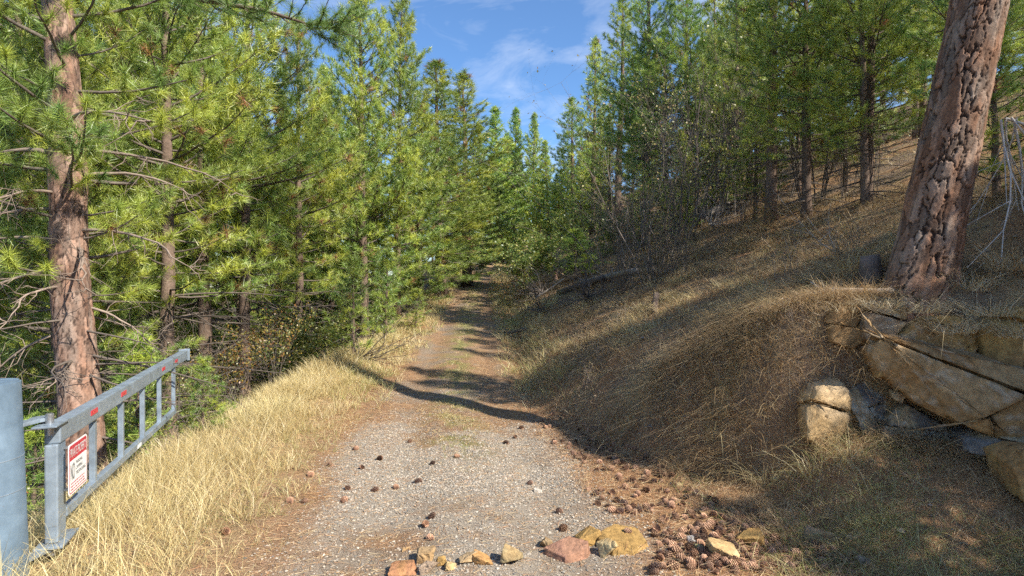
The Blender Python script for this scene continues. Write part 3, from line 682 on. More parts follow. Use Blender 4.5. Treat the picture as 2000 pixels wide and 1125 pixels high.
# ------------------------------------------------------------------ rocks
def rock(name, pts, seed, col, cuts=3, amp=0.02, sc=9.0, patch=(0.5, 0.33, 0.12), pf=0.4, parent=None, loc=None, lichen=0.0, chip=0):
    """angular stone: hull of points, faces broken up by noise"""
    r = R_(seed)
    P = np.asarray(pts, float); c = P.mean(0); c[2] = P[:, 2].min()
    bm = bmesh.new()
    for p in P: bm.verts.new(p - c)
    res = bmesh.ops.convex_hull(bm, input=bm.verts)
    for v in [v for v in bm.verts if not v.link_faces]: bm.verts.remove(v)
    bmesh.ops.bevel(bm, geom=list(bm.edges), offset=0.02 * float(np.ptp(P, axis=0).min()), segments=1, affect='EDGES')
    bmesh.ops.triangulate(bm, faces=bm.faces)
    target = float(np.ptp(P, axis=0).max()) / (7 * cuts)
    for _ in range(7):
        long = [e for e in bm.edges if e.calc_length() > target]
        if not long: break
        bmesh.ops.subdivide_edges(bm, edges=long, cuts=1)
        bmesh.ops.triangulate(bm, faces=bm.faces)
    bm.normal_update(); bm.verts.index_update()
    V = np.array([v.co for v in bm.verts]); N = np.array([v.normal for v in bm.verts]); W = V + c
    n1 = noise3(W + seed, sc); n2 = noise3(W + seed, sc * 3.1); n3 = noise3(W + 9 + seed, sc * 0.5)
    strata = np.abs(((W[:, 2] + 0.25 * W[:, 0]) * sc * 1.3 + 2 * n1) % 1 - 0.5) * 2
    crack = np.maximum(1 - sstep(np.abs(noise3(W + 3 * seed, sc * 0.55) - 0.5), 0.0, 0.022), 1 - sstep(np.abs(noise3(W[:, [1, 2, 0]] + 5 * seed, sc * 0.8) - 0.47), 0.0, 0.018))
    ch = np.floor(n1 * 6) / 6
    V = V + N * (amp * ((ch - 0.5) * 0.9 + (n2 - 0.5) * 0.5 + 0.12 * (sstep(strata, 0.35, 0.45) - 0.5) - 0.9 * crack))[:, None]
    F = np.array([[v.index for v in f.verts] for f in bm.faces]); bm.free()
    f1 = (sstep(n3 + 0.3 * (n1 - 0.5), 0.42, 0.62) * pf)[:, None]
    C = np.asarray(col) * (1 - f1) + np.asarray(patch) * f1
    C = C * (0.72 + 0.56 * n2[:, None])
    if lichen:
        lf = (sstep(noise3(W, 22), 0.56, 0.62) * lichen)[:, None]; C = C * (1 - lf) + np.array([0.5, 0.52, 0.46]) * lf
    o = build(name, V, F, M_ROCK, parent, C, False); o.location = c if loc is None else loc
    return o
def blob_pts(r, w, d, h, n=11, flat=0.5):
    p = unit(r.normal(0, 1, (n, 3))); p = np.sign(p) * np.abs(p) ** flat
    return p * np.array([w / 2, d / 2, h / 2]) 
def stone(u, v, wpx, hpx, seed, col, label, deep=0.8, rz=0.0, tilt=0.0, name='stone', **k):
    g_ = on_ground(u, v + hpx * 0.3); m = g_[1] / FPX; r = R_(seed)
    w, h = wpx * m, hpx * m * 0.75; p = blob_pts(r, w, w * deep, h)
    ca, sa = math.cos(tilt), math.sin(tilt); p = np.stack([p[:, 0] * ca - p[:, 2] * sa, p[:, 1], p[:, 0] * sa + p[:, 2] * ca], -1)
    p[:, 2] -= p[:, 2].min() + 0.018
    p = p + g_
    return tag(rock(name, p, seed, col, 2, 0.009, 18, **k), label, 'rock')
OR, TAN, GLD, PAL, RED = (0.40, 0.195, 0.095), (0.38, 0.265, 0.145), (0.37, 0.225, 0.075), (0.50, 0.375, 0.19), (0.30, 0.155, 0.105)
for a in [(787, 1113, 58, 34, 1, OR, 'orange-red stone at the left end of the front row, cut by the picture edge'),
          (832, 1084, 48, 38, 2, TAN, 'olive-tan blocky stone standing behind the flat tan one'),
          (838, 1110, 44, 28, 3, (0.42, 0.30, 0.20), 'flat smooth tan stone leaning in the left stone cluster'),
          (862, 1096, 26, 26, 4, GLD, 'small golden stone wedged right of the olive-tan block'),
          (881, 1106, 28, 24, 5, PAL, 'pale yellow round stone at the right of the left cluster'),
          (918, 1096, 46, 28, 6, TAN, 'tan and yellow stone touching the bright orange stone'),
          (948, 1087, 52, 36, 7, (0.47, 0.26, 0.10), 'bright orange angular stone in the middle of the front row'),
          (1001, 1086, 54, 44, 8, (0.38, 0.30, 0.16), 'olive wedge-shaped stone with a pointed left end'),
          (1068, 1062, 38, 30, 9, TAN, 'tan rounded stone behind the reddish slab'),
          (1150, 1050, 58, 50, 11, GLD, 'golden block touching the big golden slab'),
          (1182, 1078, 56, 36, 13, PAL, 'pale yellow lumpy stone in front of the big golden slab'),
          (1465, 1052, 68, 34, 14, GLD, 'golden stone lying among the pine cones below the dry grass'),
          (1412, 1078, 62, 34, 15, PAL, 'cream-coloured lumpy stone lying among the pine cones'),
          (1604, 1052, 62, 40, 16, (0.30, 0.22, 0.15), 'brown stone half in shade at the right of the cone drift'),
          (1352, 1053, 24, 20, 17, (0.36, 0.33, 0.30), 'small grey stone left of the cream-coloured stone'),
          (1366, 1070, 26, 20, 18, (0.40, 0.34, 0.16), 'small mossy yellow stone touching the cream-coloured stone'),
          (1325, 946, 18, 14, 19, PAL, 'tiny pale stone at the edge of the bank shadow'),
          (1050, 958, 18, 16, 20, (0.5, 0.44, 0.36), 'small pale stone alone on the gravel'),
          (1380, 999, 34, 14, 21, TAN, 'flat tan stone chip on the needle litter'),
          (1690, 1096, 30, 20, 22, (0.26, 0.2, 0.15), 'small dark stone at the lower right of the cone drift'),
          (793, 1072, 20, 12, 23, TAN, 'small tan stone on the gravel behind the left cluster')]:
    stone(*a, rz=0, tilt=R_(a[4]).normal(0, 0.2), pf=0.45, patch=(0.36, 0.2, 0.07))
g_ = on_ground(1112, 1095); m = g_[1] / FPX
def local(p0, L): return np.array([[p0[0] + x * m, p0[1] + y * m, p0[2] + z * m] for x, y, z in L])
tag(rock('stone', local(g_, [(-48, 10, 2), (-8, -22, -6), (38, -6, -4), (46, 20, 0), (0, 38, 4), (-50, 14, 16), (-10, -18, 12), (36, 0, 22), (40, 22, 26), (2, 34, 30), (-20, 20, 26)]), 10, RED, 2.5, 0.008, 16, patch=(0.36, 0.2, 0.11)), 'reddish flat-faced slab with a sharp left corner in the front row', 'rock')
g_ = on_ground(1222, 1072); m = g_[1] / FPX
tag(rock('stone', local(g_, [(-52, 20, -4), (-30, -30, -4), (10, -38, -6), (48, 0, -4), (40, 50, -2), (-10, 70, -2), (-50, 24, 9), (-28, -22, 9), (10, -30, 8), (44, 4, 9), (36, 52, 17), (-10, 64, 20), (-40, 40, 17)]), 12, GLD, 3, 0.008, 14, patch=(0.38, 0.24, 0.09)), 'big golden slab at the right end of the front row, a cone on it', 'rock')

# outcrop under the big trunk
def crag(outline, depth, seed, col, label, yj=0.07, ncut=3, **k):
    r = R_(seed); P = []
    for (u, v, Y) in outline:
        p = at(u, v, Y + r.uniform(-yj, yj)); P.append(p); P.append(p + np.array([0.25 * depth, depth, 0.12 * depth * r.uniform(-1, 2)]))
    c = np.mean(P[::2], 0)
    for (u, v, Y) in outline[::2]:                                        # a few corners standing proud make a faceted front
        p = at(u, v, Y); f = r.uniform(0.25, 0.6); P.append(p + (c - p) * f + np.array([0, -0.10 * depth * r.uniform(0.2, 1), 0]))
    P = np.array(P); base = P.mean(0); root = empty('outcrop_rock', base)
    bm0 = bmesh.new()
    for p in P: bm0.verts.new(p)
    bmesh.ops.convex_hull(bm0, input=bm0.verts)
    for v in [v for v in bm0.verts if not v.link_faces]: bm0.verts.remove(v)
    pieces = [bm0]
    for q in range(ncut):                                                 # break the block along fracture planes
        big_i = int(np.argmax([b_.calc_volume() for b_ in pieces])); src = pieces.pop(big_i)
        cc = np.mean([v.co for v in src.verts], 0) + r.normal(0, 0.05, 3); nrm = unit(np.array([[0.9, -0.3, 0.35], [0.25, 0.2, 1.0], [0.7, 0.2, -0.7]][(q + seed) % 3]) + r.normal(0, 0.2, 3))
        for sgn in (1, -1):
            c_ = src.copy(); g_all = list(c_.verts) + list(c_.edges) + list(c_.faces)
            bmesh.ops.bisect_plane(c_, geom=g_all, plane_co=cc + nrm * 0.006 * sgn, plane_no=nrm * sgn, clear_inner=True)
            if len(c_.verts) > 3: pieces.append(c_)
            else: c_.free()
        src.free()
    for q, b_ in enumerate(pieces):
        pp = np.array([v.co for v in b_.verts]); b_.free()
        pp = pp + r.normal(0, 0.012, 3) * [1, 2.2, 1] - base
        kk = dict(k); o = rock('fractured_block', pp + base, seed + q * 7, np.asarray(col) * r.uniform(0.8, 1.2), 2.3, 0.016, 8.0, **kk); o.parent = root; o.location = Vector(o.location) - root.location
    return tag(root, label, 'rock')
GRY = (0.155, 0.14, 0.125); BRN = (0.29, 0.165, 0.065); LGT = (0.42, 0.30, 0.17)
crag([(1573, 800, 5.9), (1600, 770, 5.9), (1655, 762, 6.0), (1690, 800, 6.0), (1672, 850, 5.9), (1615, 885, 5.9), (1578, 860, 5.9)], 0.5, 101, LGT, 'sunlit tan block jutting from the lower left of the outcrop', patch=(0.36, 0.22, 0.08), pf=0.6)
crag([(1650, 775, 6.1), (1695, 738, 6.2), (1735, 752, 6.2), (1758, 800, 6.05), (1745, 845, 6.0), (1690, 852, 6.0)], 0.5, 102, GRY, 'dark grey slab right of the sunlit tan block', lichen=0.35)
crag([(1735, 820, 5.95), (1770, 792, 6.0), (1830, 822, 5.95), (1885, 858, 5.85), (1880, 885, 5.8), (1725, 875, 5.85)], 0.6, 103, GRY, 'wide dark grey slab lowest in the outcrop', lichen=0.3)
crag([(1700, 690, 5.9), (1725, 655, 5.9), (1800, 672, 5.8), (1900, 715, 5.6), (2080, 740, 5.4), (2100, 830, 5.3), (1985, 872, 5.4), (1890, 838, 5.6), (1790, 785, 5.8), (1712, 722, 5.9)], 1.1, 104, BRN, 'great overhanging rust-stained ledge of the outcrop with lichen', patch=(0.36, 0.25, 0.13), pf=0.6, lichen=0.22, ncut=6)
crag([(1750, 655, 6.05), (1790, 618, 6.15), (1880, 612, 6.1), (1930, 650, 6.0), (1900, 705, 5.85), (1800, 690, 5.95)], 0.7, 105, BRN, 'upper rock face of the outcrop below the pale grass tussock', patch=(0.42, 0.27, 0.09), pf=0.5, lichen=0.2)
crag([(1612, 620, 6.35), (1640, 600, 6.4), (1690, 592, 6.4), (1702, 650, 6.3), (1660, 680, 6.3), (1618, 665, 6.3)], 0.5, 106, BRN, 'brown square rock under the left foot of the big trunk', patch=(0.3, 0.2, 0.1))
crag([(1690, 612, 6.2), (1730, 590, 6.2), (1772, 596, 6.2), (1780, 650, 6.05), (1725, 692, 6.05), (1692, 665, 6.1)], 0.5, 107, (0.26, 0.18, 0.11), 'grey-brown rock right below the big trunk', lichen=0.2)
crag([(1985, 915, 4.9), (2030, 890, 4.9), (2120, 890, 4.9), (2130, 1010, 4.8), (2005, 985, 4.85)], 0.5, 108, BRN, 'shaded rock cut by the right picture edge near the ground')
crag([(1915, 640, 5.9), (1950, 600, 6.0), (2080, 590, 5.8), (2100, 720, 5.6), (1990, 735, 5.6), (1925, 712, 5.75)], 0.7, 109, BRN, 'ochre block at the right picture edge under the pale tussock', patch=(0.42, 0.27, 0.09), pf=0.6)
crag([(1880, 850, 5.6), (1960, 870, 5.5), (2080, 850, 5.3), (2090, 905, 5.2), (1980, 900, 5.35), (1890, 885, 5.5)], 0.6, 110, GRY, 'dark low rock under the overhang at the right')
for i, (u, v, w) in enumerate([(1735, 738, 26), (1760, 752, 24), (1778, 768, 22), (1715, 728, 22), (1752, 775, 26)]):
    p = at(u, v, 5.98) + blob_pts(R_(300 + i), w / 180, 0.2, w / 190) 
    tag(rock('outcrop_rubble', p, 300 + i, [BRN, LGT, GRY][i % 3], 2, 0.012, 16), ['topmost brown chunk wedged in the crack of the outcrop', 'pale chunk wedged in the crack of the outcrop', 'lowest chunk under the overhanging ledge', 'leftmost brown chunk wedged in the outcrop crack', 'grey chunk wedged in the middle of the outcrop crack'][i], 'rock')

# ------------------------------------------------------------------ logs, stumps and fallen branches
def log(pa, pb, ra, rb, seed, col, label, name='fallen_log', n=9, cat='log', snags=3, bow=0.03):
    r = R_(seed); pa = np.asarray(pa, float); pb = np.asarray(pb, float); L = np.linalg.norm(pb - pa)
    t = np.linspace(0, 1, n); pts = pa + (pb - pa) * t[:, None] + np.cumsum(r.normal(0, bow * L / n, (n, 3)), 0); c = pts[0].copy()
    root = empty(name, c); pts = pts - c
    V, F = tube(pts, np.linspace(ra, rb, n) * r.uniform(0.88, 1.1, n), 12); V = V + (noise3(V + seed, 13)[:, None] - 0.5) * ra * 0.35
    build('wood', V, F, M_WOOD, root, np.asarray(col) * (0.6 + 0.8 * noise3(V, 20)[:, None]), True)
    for k in range(snags):
        p = pts[r.integers(1, n)]; e = p + unit(r.normal(0, 1, 3) + np.array([0, 0, 0.8])) * r.uniform(2.5, 7) * ra
        V, F = tube([p, (p + e) / 2 + r.normal(0, 0.02, 3), e], [ra * 0.3, ra * 0.2, ra * 0.1], 6)
        build('branch_stub', V, F, M_WOOD, root, np.broadcast_to(np.asarray(col), V.shape), True)
    return tag(root, label, cat)
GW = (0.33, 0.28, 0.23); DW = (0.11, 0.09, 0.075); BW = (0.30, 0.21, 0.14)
def gl(u, v, dz): p = on_ground(u, v); return p + np.array([0, 0, dz])
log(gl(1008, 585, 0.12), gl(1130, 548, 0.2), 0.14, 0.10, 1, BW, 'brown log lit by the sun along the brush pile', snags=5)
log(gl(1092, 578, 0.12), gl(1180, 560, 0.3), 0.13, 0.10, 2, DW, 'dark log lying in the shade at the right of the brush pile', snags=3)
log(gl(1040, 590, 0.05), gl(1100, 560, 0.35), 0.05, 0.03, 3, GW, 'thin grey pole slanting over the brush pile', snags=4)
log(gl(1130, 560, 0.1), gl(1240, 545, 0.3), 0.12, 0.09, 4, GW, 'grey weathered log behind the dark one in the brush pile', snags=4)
log(gl(1345, 450, 0.25), gl(1425, 415, 0.3), 0.30, 0.24, 5, (0.13, 0.11, 0.095), 'thick charred log with a pale top on the hillside', snags=8)
log(np.array([3.35, 7.7, float(terrain(3.35, 7.7)) + 0.06]), np.array([4.02, 6.95, float(terrain(4.02, 6.95)) + 0.07]), 0.09, 0.07, 6, GW, 'weathered grey log pointing at the foot of the big trunk', snags=1)
log(np.array([3.9, 6.8, float(terrain(3.9, 6.8)) + 0.10]), np.array([4.45, 6.45, float(terrain(4.45, 6.45)) + 0.05]), 0.055, 0.05, 7, (0.42, 0.33, 0.24), 'pale bleached branch at the foot of the big trunk', snags=1)
log(gl(1278, 610, -0.05), gl(1282, 600, 0.3), 0.09, 0.075, 8, (0.14, 0.10, 0.08), 'short dark stump on the grassy slope', name='stump', cat='stump', n=5, snags=0, bow=0.01)
log(gl(1085, 552, -0.05), gl(1086, 545, 0.45), 0.10, 0.09, 9, (0.36, 0.22, 0.15), 'pinkish cut stump standing behind the brush pile', name='stump', cat='stump', n=5, snags=0, bow=0.01)
log(gl(985, 655, 0.05), gl(1030, 648, 0.12), 0.06, 0.05, 10, DW, 'dark root piece lying at the right edge of the track', snags=6)
log(np.array([4.62, 7.25, float(terrain(4.62, 7.25)) - 0.1]), np.array([4.62, 7.27, float(terrain(4.62, 7.25)) + 0.32]), 0.14, 0.12, 12, (0.16, 0.12, 0.10), 'dark broken stump close against the big trunk', name='stump', cat='stump', n=5, snags=0, bow=0.01)
def branch_tangle(name, base, r, n, L, hdir, col, label, r0=0.02):
    root = empty(name, base); g = Geo(); P0, P1, A0, A1 = [], [], [], []
    for i in range(n):
        d = unit(np.asarray(hdir) + r.normal(0, 0.45, 3)); p = r.normal(0, 0.06, 3) * [1, 1, 0]; rad = r0 * r.uniform(0.5, 1); l = L * r.uniform(0.5, 1.1)
        for k in range(7):
            e = p + d * l / 7; P0.append(p); P1.append(e); A0.append(rad); A1.append(rad * 0.85); rad *= 0.85; p = e; d = unit(d + r.normal(0, 0.16, 3))
            if r.random() < 0.55:
                e2 = p + unit(d + r.normal(0, 0.5, 3)) * l * 0.3; P0.append(p); P1.append(e2); A0.append(rad * 0.7); A1.append(rad * 0.3)
    V, F = segs(P0, P1, A0, A1, 5); g.add(V, F, np.asarray(col)); o = g.build('branches', M_TWIG, root); o['kind'] = 'stuff'
    return tag(root, label, 'branch')
branch_tangle('fallen_branch', np.array([-4.15, 15.0, float(terrain(-4.15, 15.0))]), R_(5), 13, 2.2, (0.85, 0.25, 0.35), (0.10, 0.08, 0.065), 'dark bare fallen branch fanning over the left verge by the young pine')
branch_tangle('fallen_branch', on_ground(1060, 615) + [0, 0, 0.1], R_(6), 18, 1.3, (-0.3, -0.2, 0.45), (0.12, 0.1, 0.085), 'tangle of dark roots and sticks below the brush pile')
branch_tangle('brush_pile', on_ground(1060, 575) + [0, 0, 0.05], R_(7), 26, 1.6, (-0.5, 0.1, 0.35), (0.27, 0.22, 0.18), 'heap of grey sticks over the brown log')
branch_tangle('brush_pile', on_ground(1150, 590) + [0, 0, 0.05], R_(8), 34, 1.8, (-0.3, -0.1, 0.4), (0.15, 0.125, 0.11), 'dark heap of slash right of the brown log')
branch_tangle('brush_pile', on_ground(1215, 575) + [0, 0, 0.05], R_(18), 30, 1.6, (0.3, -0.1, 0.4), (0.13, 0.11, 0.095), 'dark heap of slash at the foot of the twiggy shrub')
branch_tangle('brush_pile', on_ground(1390, 450) + [0, 0, 0.2], R_(9), 26, 2.0, (0.5, 0.0, 0.3), (0.33, 0.29, 0.25), 'grey sticks strewn over the charred log')
branch_tangle('dead_branch', np.array([5.95, 6.9, 4.3]), R_(10), 7, 2.6, (0.25, -0.1, -0.75), (0.46, 0.42, 0.38), 'pale dead branch hanging down at the right of the big trunk', 0.018)
branch_tangle('dead_branch', on_ground(1640, 500), R_(11), 5, 1.6, (-0.5, 0.0, 0.6), (0.4, 0.34, 0.28), 'thin pale dead sprig leaning left below the big trunk', 0.012)
branch_tangle('dead_branch', np.array([-5.55, 9.2, float(terrain(-5.55, 9.2))]), R_(13), 2, 1.0, (0.05, 0, 1), (0.40, 0.34, 0.26), 'upright dry stick under the far end of the gate', 0.022)

# ------------------------------------------------------------------ gate, post and sign
M_STEEL = mat_paint('galvanised_steel', (0.27, 0.325, 0.375), 0.42, 0.35, 0.22, 7.0, chips=True)
M_POST = mat_paint('blue_grey_paint', (0.155, 0.225, 0.295), 0.45, 0.15, 0.2, 5.0, chips=True)
M_RED = mat_paint('red_reflector', (0.55, 0.03, 0.05), 0.3, 0, 0.15, 30)
M_WHITE = mat_paint('white_sheet', (0.80, 0.80, 0.78), 0.4, 0, 0.06, 20)
M_SIGNRED = mat_paint('sign_red', (0.50, 0.025, 0.05), 0.4, 0, 0.12, 20)
M_INK = mat_paint('sign_ink', (0.03, 0.03, 0.035), 0.5, 0, 0.1, 20)
M_BOLT = mat_paint('bolt_steel', (0.42, 0.43, 0.44), 0.35, 0.8, 0.2, 30)
def bm_obj(name, bm, mat, parent, bev=0.0, smooth=False):
    if bev: bmesh.ops.bevel(bm, geom=list(bm.edges), offset=bev, segments=2, affect='EDGES', profile=0.6)
    me = bpy.data.meshes.new(name); bm.to_mesh(me); bm.free(); me.materials.append(mat)
    if smooth:
        for p in me.polygons: p.use_smooth = True
    o = bpy.data.objects.new(name, me); COL.objects.link(o); o.parent = parent
    return o
def box(name, x0, x1, y0, y1, z0, z1, mat, parent, bev=0.004):
    bm = bmesh.new(); bmesh.ops.create_cube(bm, size=1)
    for v in bm.verts: v.co = ((x0 + x1) / 2 + v.co.x * (x1 - x0), (y0 + y1) / 2 + v.co.y * (y1 - y0), (z0 + z1) / 2 + v.co.z * (z1 - z0))
    return bm_obj(name, bm, mat, parent, bev)
def bar(name, a, b, w, h, mat, parent, bev=0.006):
    """rectangular tube from a to b (local x runs along the gate)"""
    a = Vector(a); b = Vector(b); d = (b - a); L = d.length
    bm = bmesh.new(); bmesh.ops.create_cube(bm, size=1)
    q = d.to_track_quat('X', 'Z').to_matrix().to_4x4(); M = Matrix.Translation((a + b) / 2) @ q @ Matrix.Diagonal((L, w, h, 1))
    bmesh.ops.transform(bm, matrix=M, verts=bm.verts); return bm_obj(name, bm, mat, parent, bev)
def cyl(name, r, z0, z1, x, y, mat, parent, n=40, bev=0.0):
    bm = bmesh.new(); bmesh.ops.create_cone(bm, cap_ends=True, segments=n, radius1=r, radius2=r, depth=z1 - z0)
    bmesh.ops.translate(bm, verts=bm.verts, vec=(x, y, (z0 + z1) / 2))
    if bev: bmesh.ops.bevel(bm, geom=[e for e in bm.edges if abs(e.verts[0].co.z - e.verts[1].co.z) < 1e-5], offset=bev, segments=2, affect='EDGES')
    o = bm_obj(name, bm, mat, parent); o.data.shade_smooth()
    o.data.set_sharp_from_angle(angle=math.radians(40)); return o
HX, HY = -3.63, 4.44; GA = math.atan2(5.26, -2.02); GLN = 5.635
gate = empty('steel_gate', (HX, HY, 0), GA)
tag(gate, 'long blue-grey steel swing gate standing open along the left verge', 'gate')
tb = bar('top_beam', (0.0, 0, 1.115), (GLN, 0, 1.085), 0.11, 0.155, M_STEEL, gate, 0.012)
box('end_cap', GLN + 0.002, GLN + 0.014, -0.085, 0.085, 0.985, 1.185, M_STEEL, gate, 0.003)
bar('bottom_rail', (0.20, 0, 0.42), (GLN * 0.845, 0, 0.30), 0.065, 0.075, M_STEEL, gate, 0.008)
for t in (0.168, 0.331, 0.495, 0.66, 0.836):
    x = t * GLN; zb = lerp(0.42, 0.30, x / (GLN * 0.845)) + 0.038; zt = lerp(1.115, 1.085, t) - 0.079
    box('upright', x - 0.026, x + 0.026, -0.026, 0.026, zb, zt, M_STEEL, gate, 0.005)
box('hinge_upright', -0.03, 0.14, -0.045, 0.045, 0.26, 1.036, M_STEEL, gate, 0.012)
box('foot_plate', -0.10, 0.26, -0.095, 0.095, 0.238, 0.258, M_STEEL, gate, 0.004)
box('head_plate', -0.16, 0.12, -0.08, 0.08, 1.196, 1.211, M_STEEL, gate, 0.004)
for t in (0.14, 0.31, 0.66, 0.82):                                     # red reflectors on the road side of the beam
    x = t * GLN; z = lerp(1.115, 1.085, t)
    box('reflector', x - 0.09, x + 0.09, -0.0605, -0.0555, z - 0.01, z + 0.035, M_RED, tb, 0.0)
box('sticker', 0.42 * GLN * 1.02, 0.42 * GLN * 1.02 + 0.16, -0.037, -0.0330, 0.335, 0.375, M_WHITE, gate, 0.0)
# post with its two hinge arms
PX, PY = -3.83, 4.08; PZ = float(terrain(PX, PY))
post = empty('gate_post', (PX, PY, PZ)); post.rotation_euler = (0, math.radians(-2.2), 0)
tag(post, 'thick blue-grey steel pipe post carrying the gate at the left picture edge', 'post')
cyl('pipe', 0.25, -0.4, 1.58 - PZ, 0, 0, M_POST, post, 48, 0.012)
for z in (1.02, 0.78): cyl('weld_seam', 0.2525, z - PZ, z + 0.006 - PZ, 0, 0, M_STEEL, post, 48)
for z in (1.42, 0.90):
    g = Geo(); aa = np.radians(np.linspace(-62, -28, 8)); rr0 = 0.2535
    V = np.concatenate([np.stack([rr0 * np.cos(aa), rr0 * np.sin(aa), np.full(8, z - PZ)], -1), np.stack([rr0 * np.cos(aa), rr0 * np.sin(aa), np.full(8, z + 0.05 - PZ)], -1)])
    build('reflector_tape', V, np.array([[k, k + 1, k + 9, k + 8] for k in range(7)]), M_WHITE, post)
def arm(z, name):
    a = Vector((0.16, 0.14, z - PZ)); b = Vector((HX - PX - 0.02, HY - PY - 0.03, z - PZ))
    o = bar(name, a, b, 0.10, 0.03, M_STEEL, post, 0.006)
    return cyl('hinge_washer', 0.075, z - 0.014 - PZ, z + 0.016 - PZ, b.x, b.y, M_STEEL, o, 24, 0.004)
arm(1.235, 'hinge_arm'); arm(0.215, 'hinge_arm')
cyl('hinge_pin', 0.028, 1.12, 1.29, -0.05, 0.0, M_BOLT, gate, 16, 0.004); cyl('hinge_pin', 0.03, 0.17, 0.237, -0.03, 0.0, M_BOLT, gate, 16, 0.004)
# sign, bolted on the road side of the hinge upright
sign = empty('property_sign', (HX, HY, 0.0), GA)
tag(sign, 'white and red PRIVATE PROPERTY sign with NO in black on the gate', 'sign')
SY = -0.105; sx0, sx1, sz0, sz1 = 0.0, 0.42, 0.60, 1.01
def rrect(name, x0, x1, z0, z1, y0, y1, rad, mat, parent):
    P = []
    for cx_, cz, a0 in ((x1 - rad, z1 - rad, 0), (x0 + rad, z1 - rad, 90), (x0 + rad, z0 + rad, 180), (x1 - rad, z0 + rad, 270)):
        for k in range(5): a = math.radians(a0 + k * 22.5); P.append((cx_ + rad * math.cos(a), cz + rad * math.sin(a)))
    bm = bmesh.new(); f = [bm.verts.new((x, y0, z)) for x, z in P]; k_ = [bm.verts.new((x, y1, z)) for x, z in P]; n = len(P)
    bm.faces.new(f); bm.faces.new(k_[::-1])
    for i in range(n): bm.faces.new((f[i], k_[i], k_[(i + 1) % n], f[(i + 1) % n]))
    bmesh.ops.recalc_face_normals(bm, faces=bm.faces)
    return bm_obj(name, bm, mat, parent)
rrect('panel', sx0, sx1, sz0, sz1, SY, SY + 0.004, 0.03, M_WHITE, sign)
rrect('red_border', sx0 + 0.012, sx1 - 0.012, sz0 + 0.012, sz1 - 0.012, SY - 0.0008, SY - 0.0002, 0.024, M_SIGNRED, sign)
rrect('white_field', sx0 + 0.021, sx1 - 0.021, sz0 + 0.021, sz1 - 0.135, SY - 0.0018, SY - 0.0010, 0.012, M_WHITE, sign)
def text(s, x, z, h, mat, wfit=None, name='lettering'):
    cu = bpy.data.curves.new(name, 'FONT'); cu.body = s; cu.size = 1.0
    to = bpy.data.objects.new(name, cu); COL.objects.link(to); bpy.context.view_layer.update()
    me = bpy.data.meshes.new_from_object(to.evaluated_get(bpy.context.evaluated_depsgraph_get())); bpy.data.objects.remove(to)
    V = np.array([v.co for v in me.vertices]); x0 = V[:, 0].min(); wd = np.ptp(V[:, 0]); z0 = V[:, 1].min(); hd = np.ptp(V[:, 1])
    sxx = (wfit / wd) if wfit else h / hd
    for v in me.vertices: cx_, cy_ = v.co.x, v.co.y; v.co = (x + (cx_ - x0) * sxx, SY - 0.0030, z + (cy_ - z0) * h / hd)
    me.materials.append(mat); o = bpy.data.objects.new(name, me); COL.objects.link(o); o.parent = sign
    return o
text('PRIVATE PROPERTY', sx0 + 0.03, sz1 - 0.108, 0.07, M_WHITE, 0.36)
text('NO', sx0 + 0.035, sz0 + 0.115, 0.135, M_INK, 0.09)
text('PARKING', sx0 + 0.15, sz0 + 0.222, 0.028, M_INK, 0.15); text('CAMPING', sx0 + 0.15, sz0 + 0.178, 0.028, M_INK, 0.15); text('TRESPASSING', sx0 + 0.15, sz0 + 0.134, 0.028, M_INK, 0.225)
rl = R_(3)
for row in range(3):                                                    # fine print too small to read
    x = sx0 + 0.04
    while x < sx1 - 0.07:
        w = rl.uniform(0.015, 0.05); zf = sz0 + 0.085 - row * 0.024
        box('fine_print', x, x + w, SY - 0.0030, SY - 0.0024, zf, zf + 0.009, M_SIGNRED, sign, 0.0); x += w + 0.012
for z in (sz0 + 0.04, sz1 - 0.03):
    box('spacer', 0.08, 0.10, SY + 0.0045, -0.0455, z - 0.01, z + 0.01, M_BOLT, sign, 0.0)
# ------------------------------------------------------------------ pine cones
def cone_mesh(seed, open_):
    r = R_(seed); g = Geo(); L, W = 0.105, 0.034
    t = np.linspace(0, 1, 8); prof = W * 0.72 * np.sin(np.pi * (0.08 + 0.9 * t)) ** 0.7
    V, F = tube(np.stack([t * L - L / 2, 0 * t, 0 * t], -1), prof, 8); g.add(V, F, (0.11, 0.06, 0.04))
    n = 84; k = np.arange(n); tt = (k + 0.5) / n; a = k * 2.39996
    rad = W * np.sin(np.pi * (0.10 + 0.86 * tt)) ** 0.65; x = tt * L - L / 2
    out = np.stack([0 * a, np.cos(a), np.sin(a)], -1); ax = np.array([1.0, 0, 0])
    d = unit(out * open_ + ax * (0.35 + 0.9 * tt[:, None])); sd = np.cross(d, out); sd = unit(np.where(np.linalg.norm(sd, axis=1, keepdims=True) < 1e-3, ax, sd)); up = np.cross(sd, d)
    p = out * rad[:, None] * 0.62 + ax * x[:, None]; s = 0.020 * (0.6 + 0.6 * np.sin(np.pi * tt))[:, None] * r.uniform(0.85, 1.15, (n, 1))
    Vs = np.stack([p - sd * s * 0.3, p + sd * s * 0.3, p + d * s * 0.95 + sd * s * 0.5, p + d * s * 1.35, p + d * s * 0.95 - sd * s * 0.5, p + d * s * 1.0 + up * s * 0.35], 1)
    b = k[:, None] * 6; F = np.concatenate([b + f for f in ([0, 1, 2], [0, 2, 4], [2, 3, 5], [3, 4, 5], [4, 2, 5])])
    c = np.array([[0.12, 0.06, 0.038]] * 2 + [[0.36, 0.195, 0.115]] * 3 + [[0.55, 0.38, 0.27]])
    C = (c[None] * r.uniform(0.75, 1.25, (n, 1, 1))).reshape(-1, 3); g.add(Vs.reshape(-1, 3), F, C)
    return np.concatenate(g.V), np.concatenate(g.F), np.concatenate(g.C)
CM = []
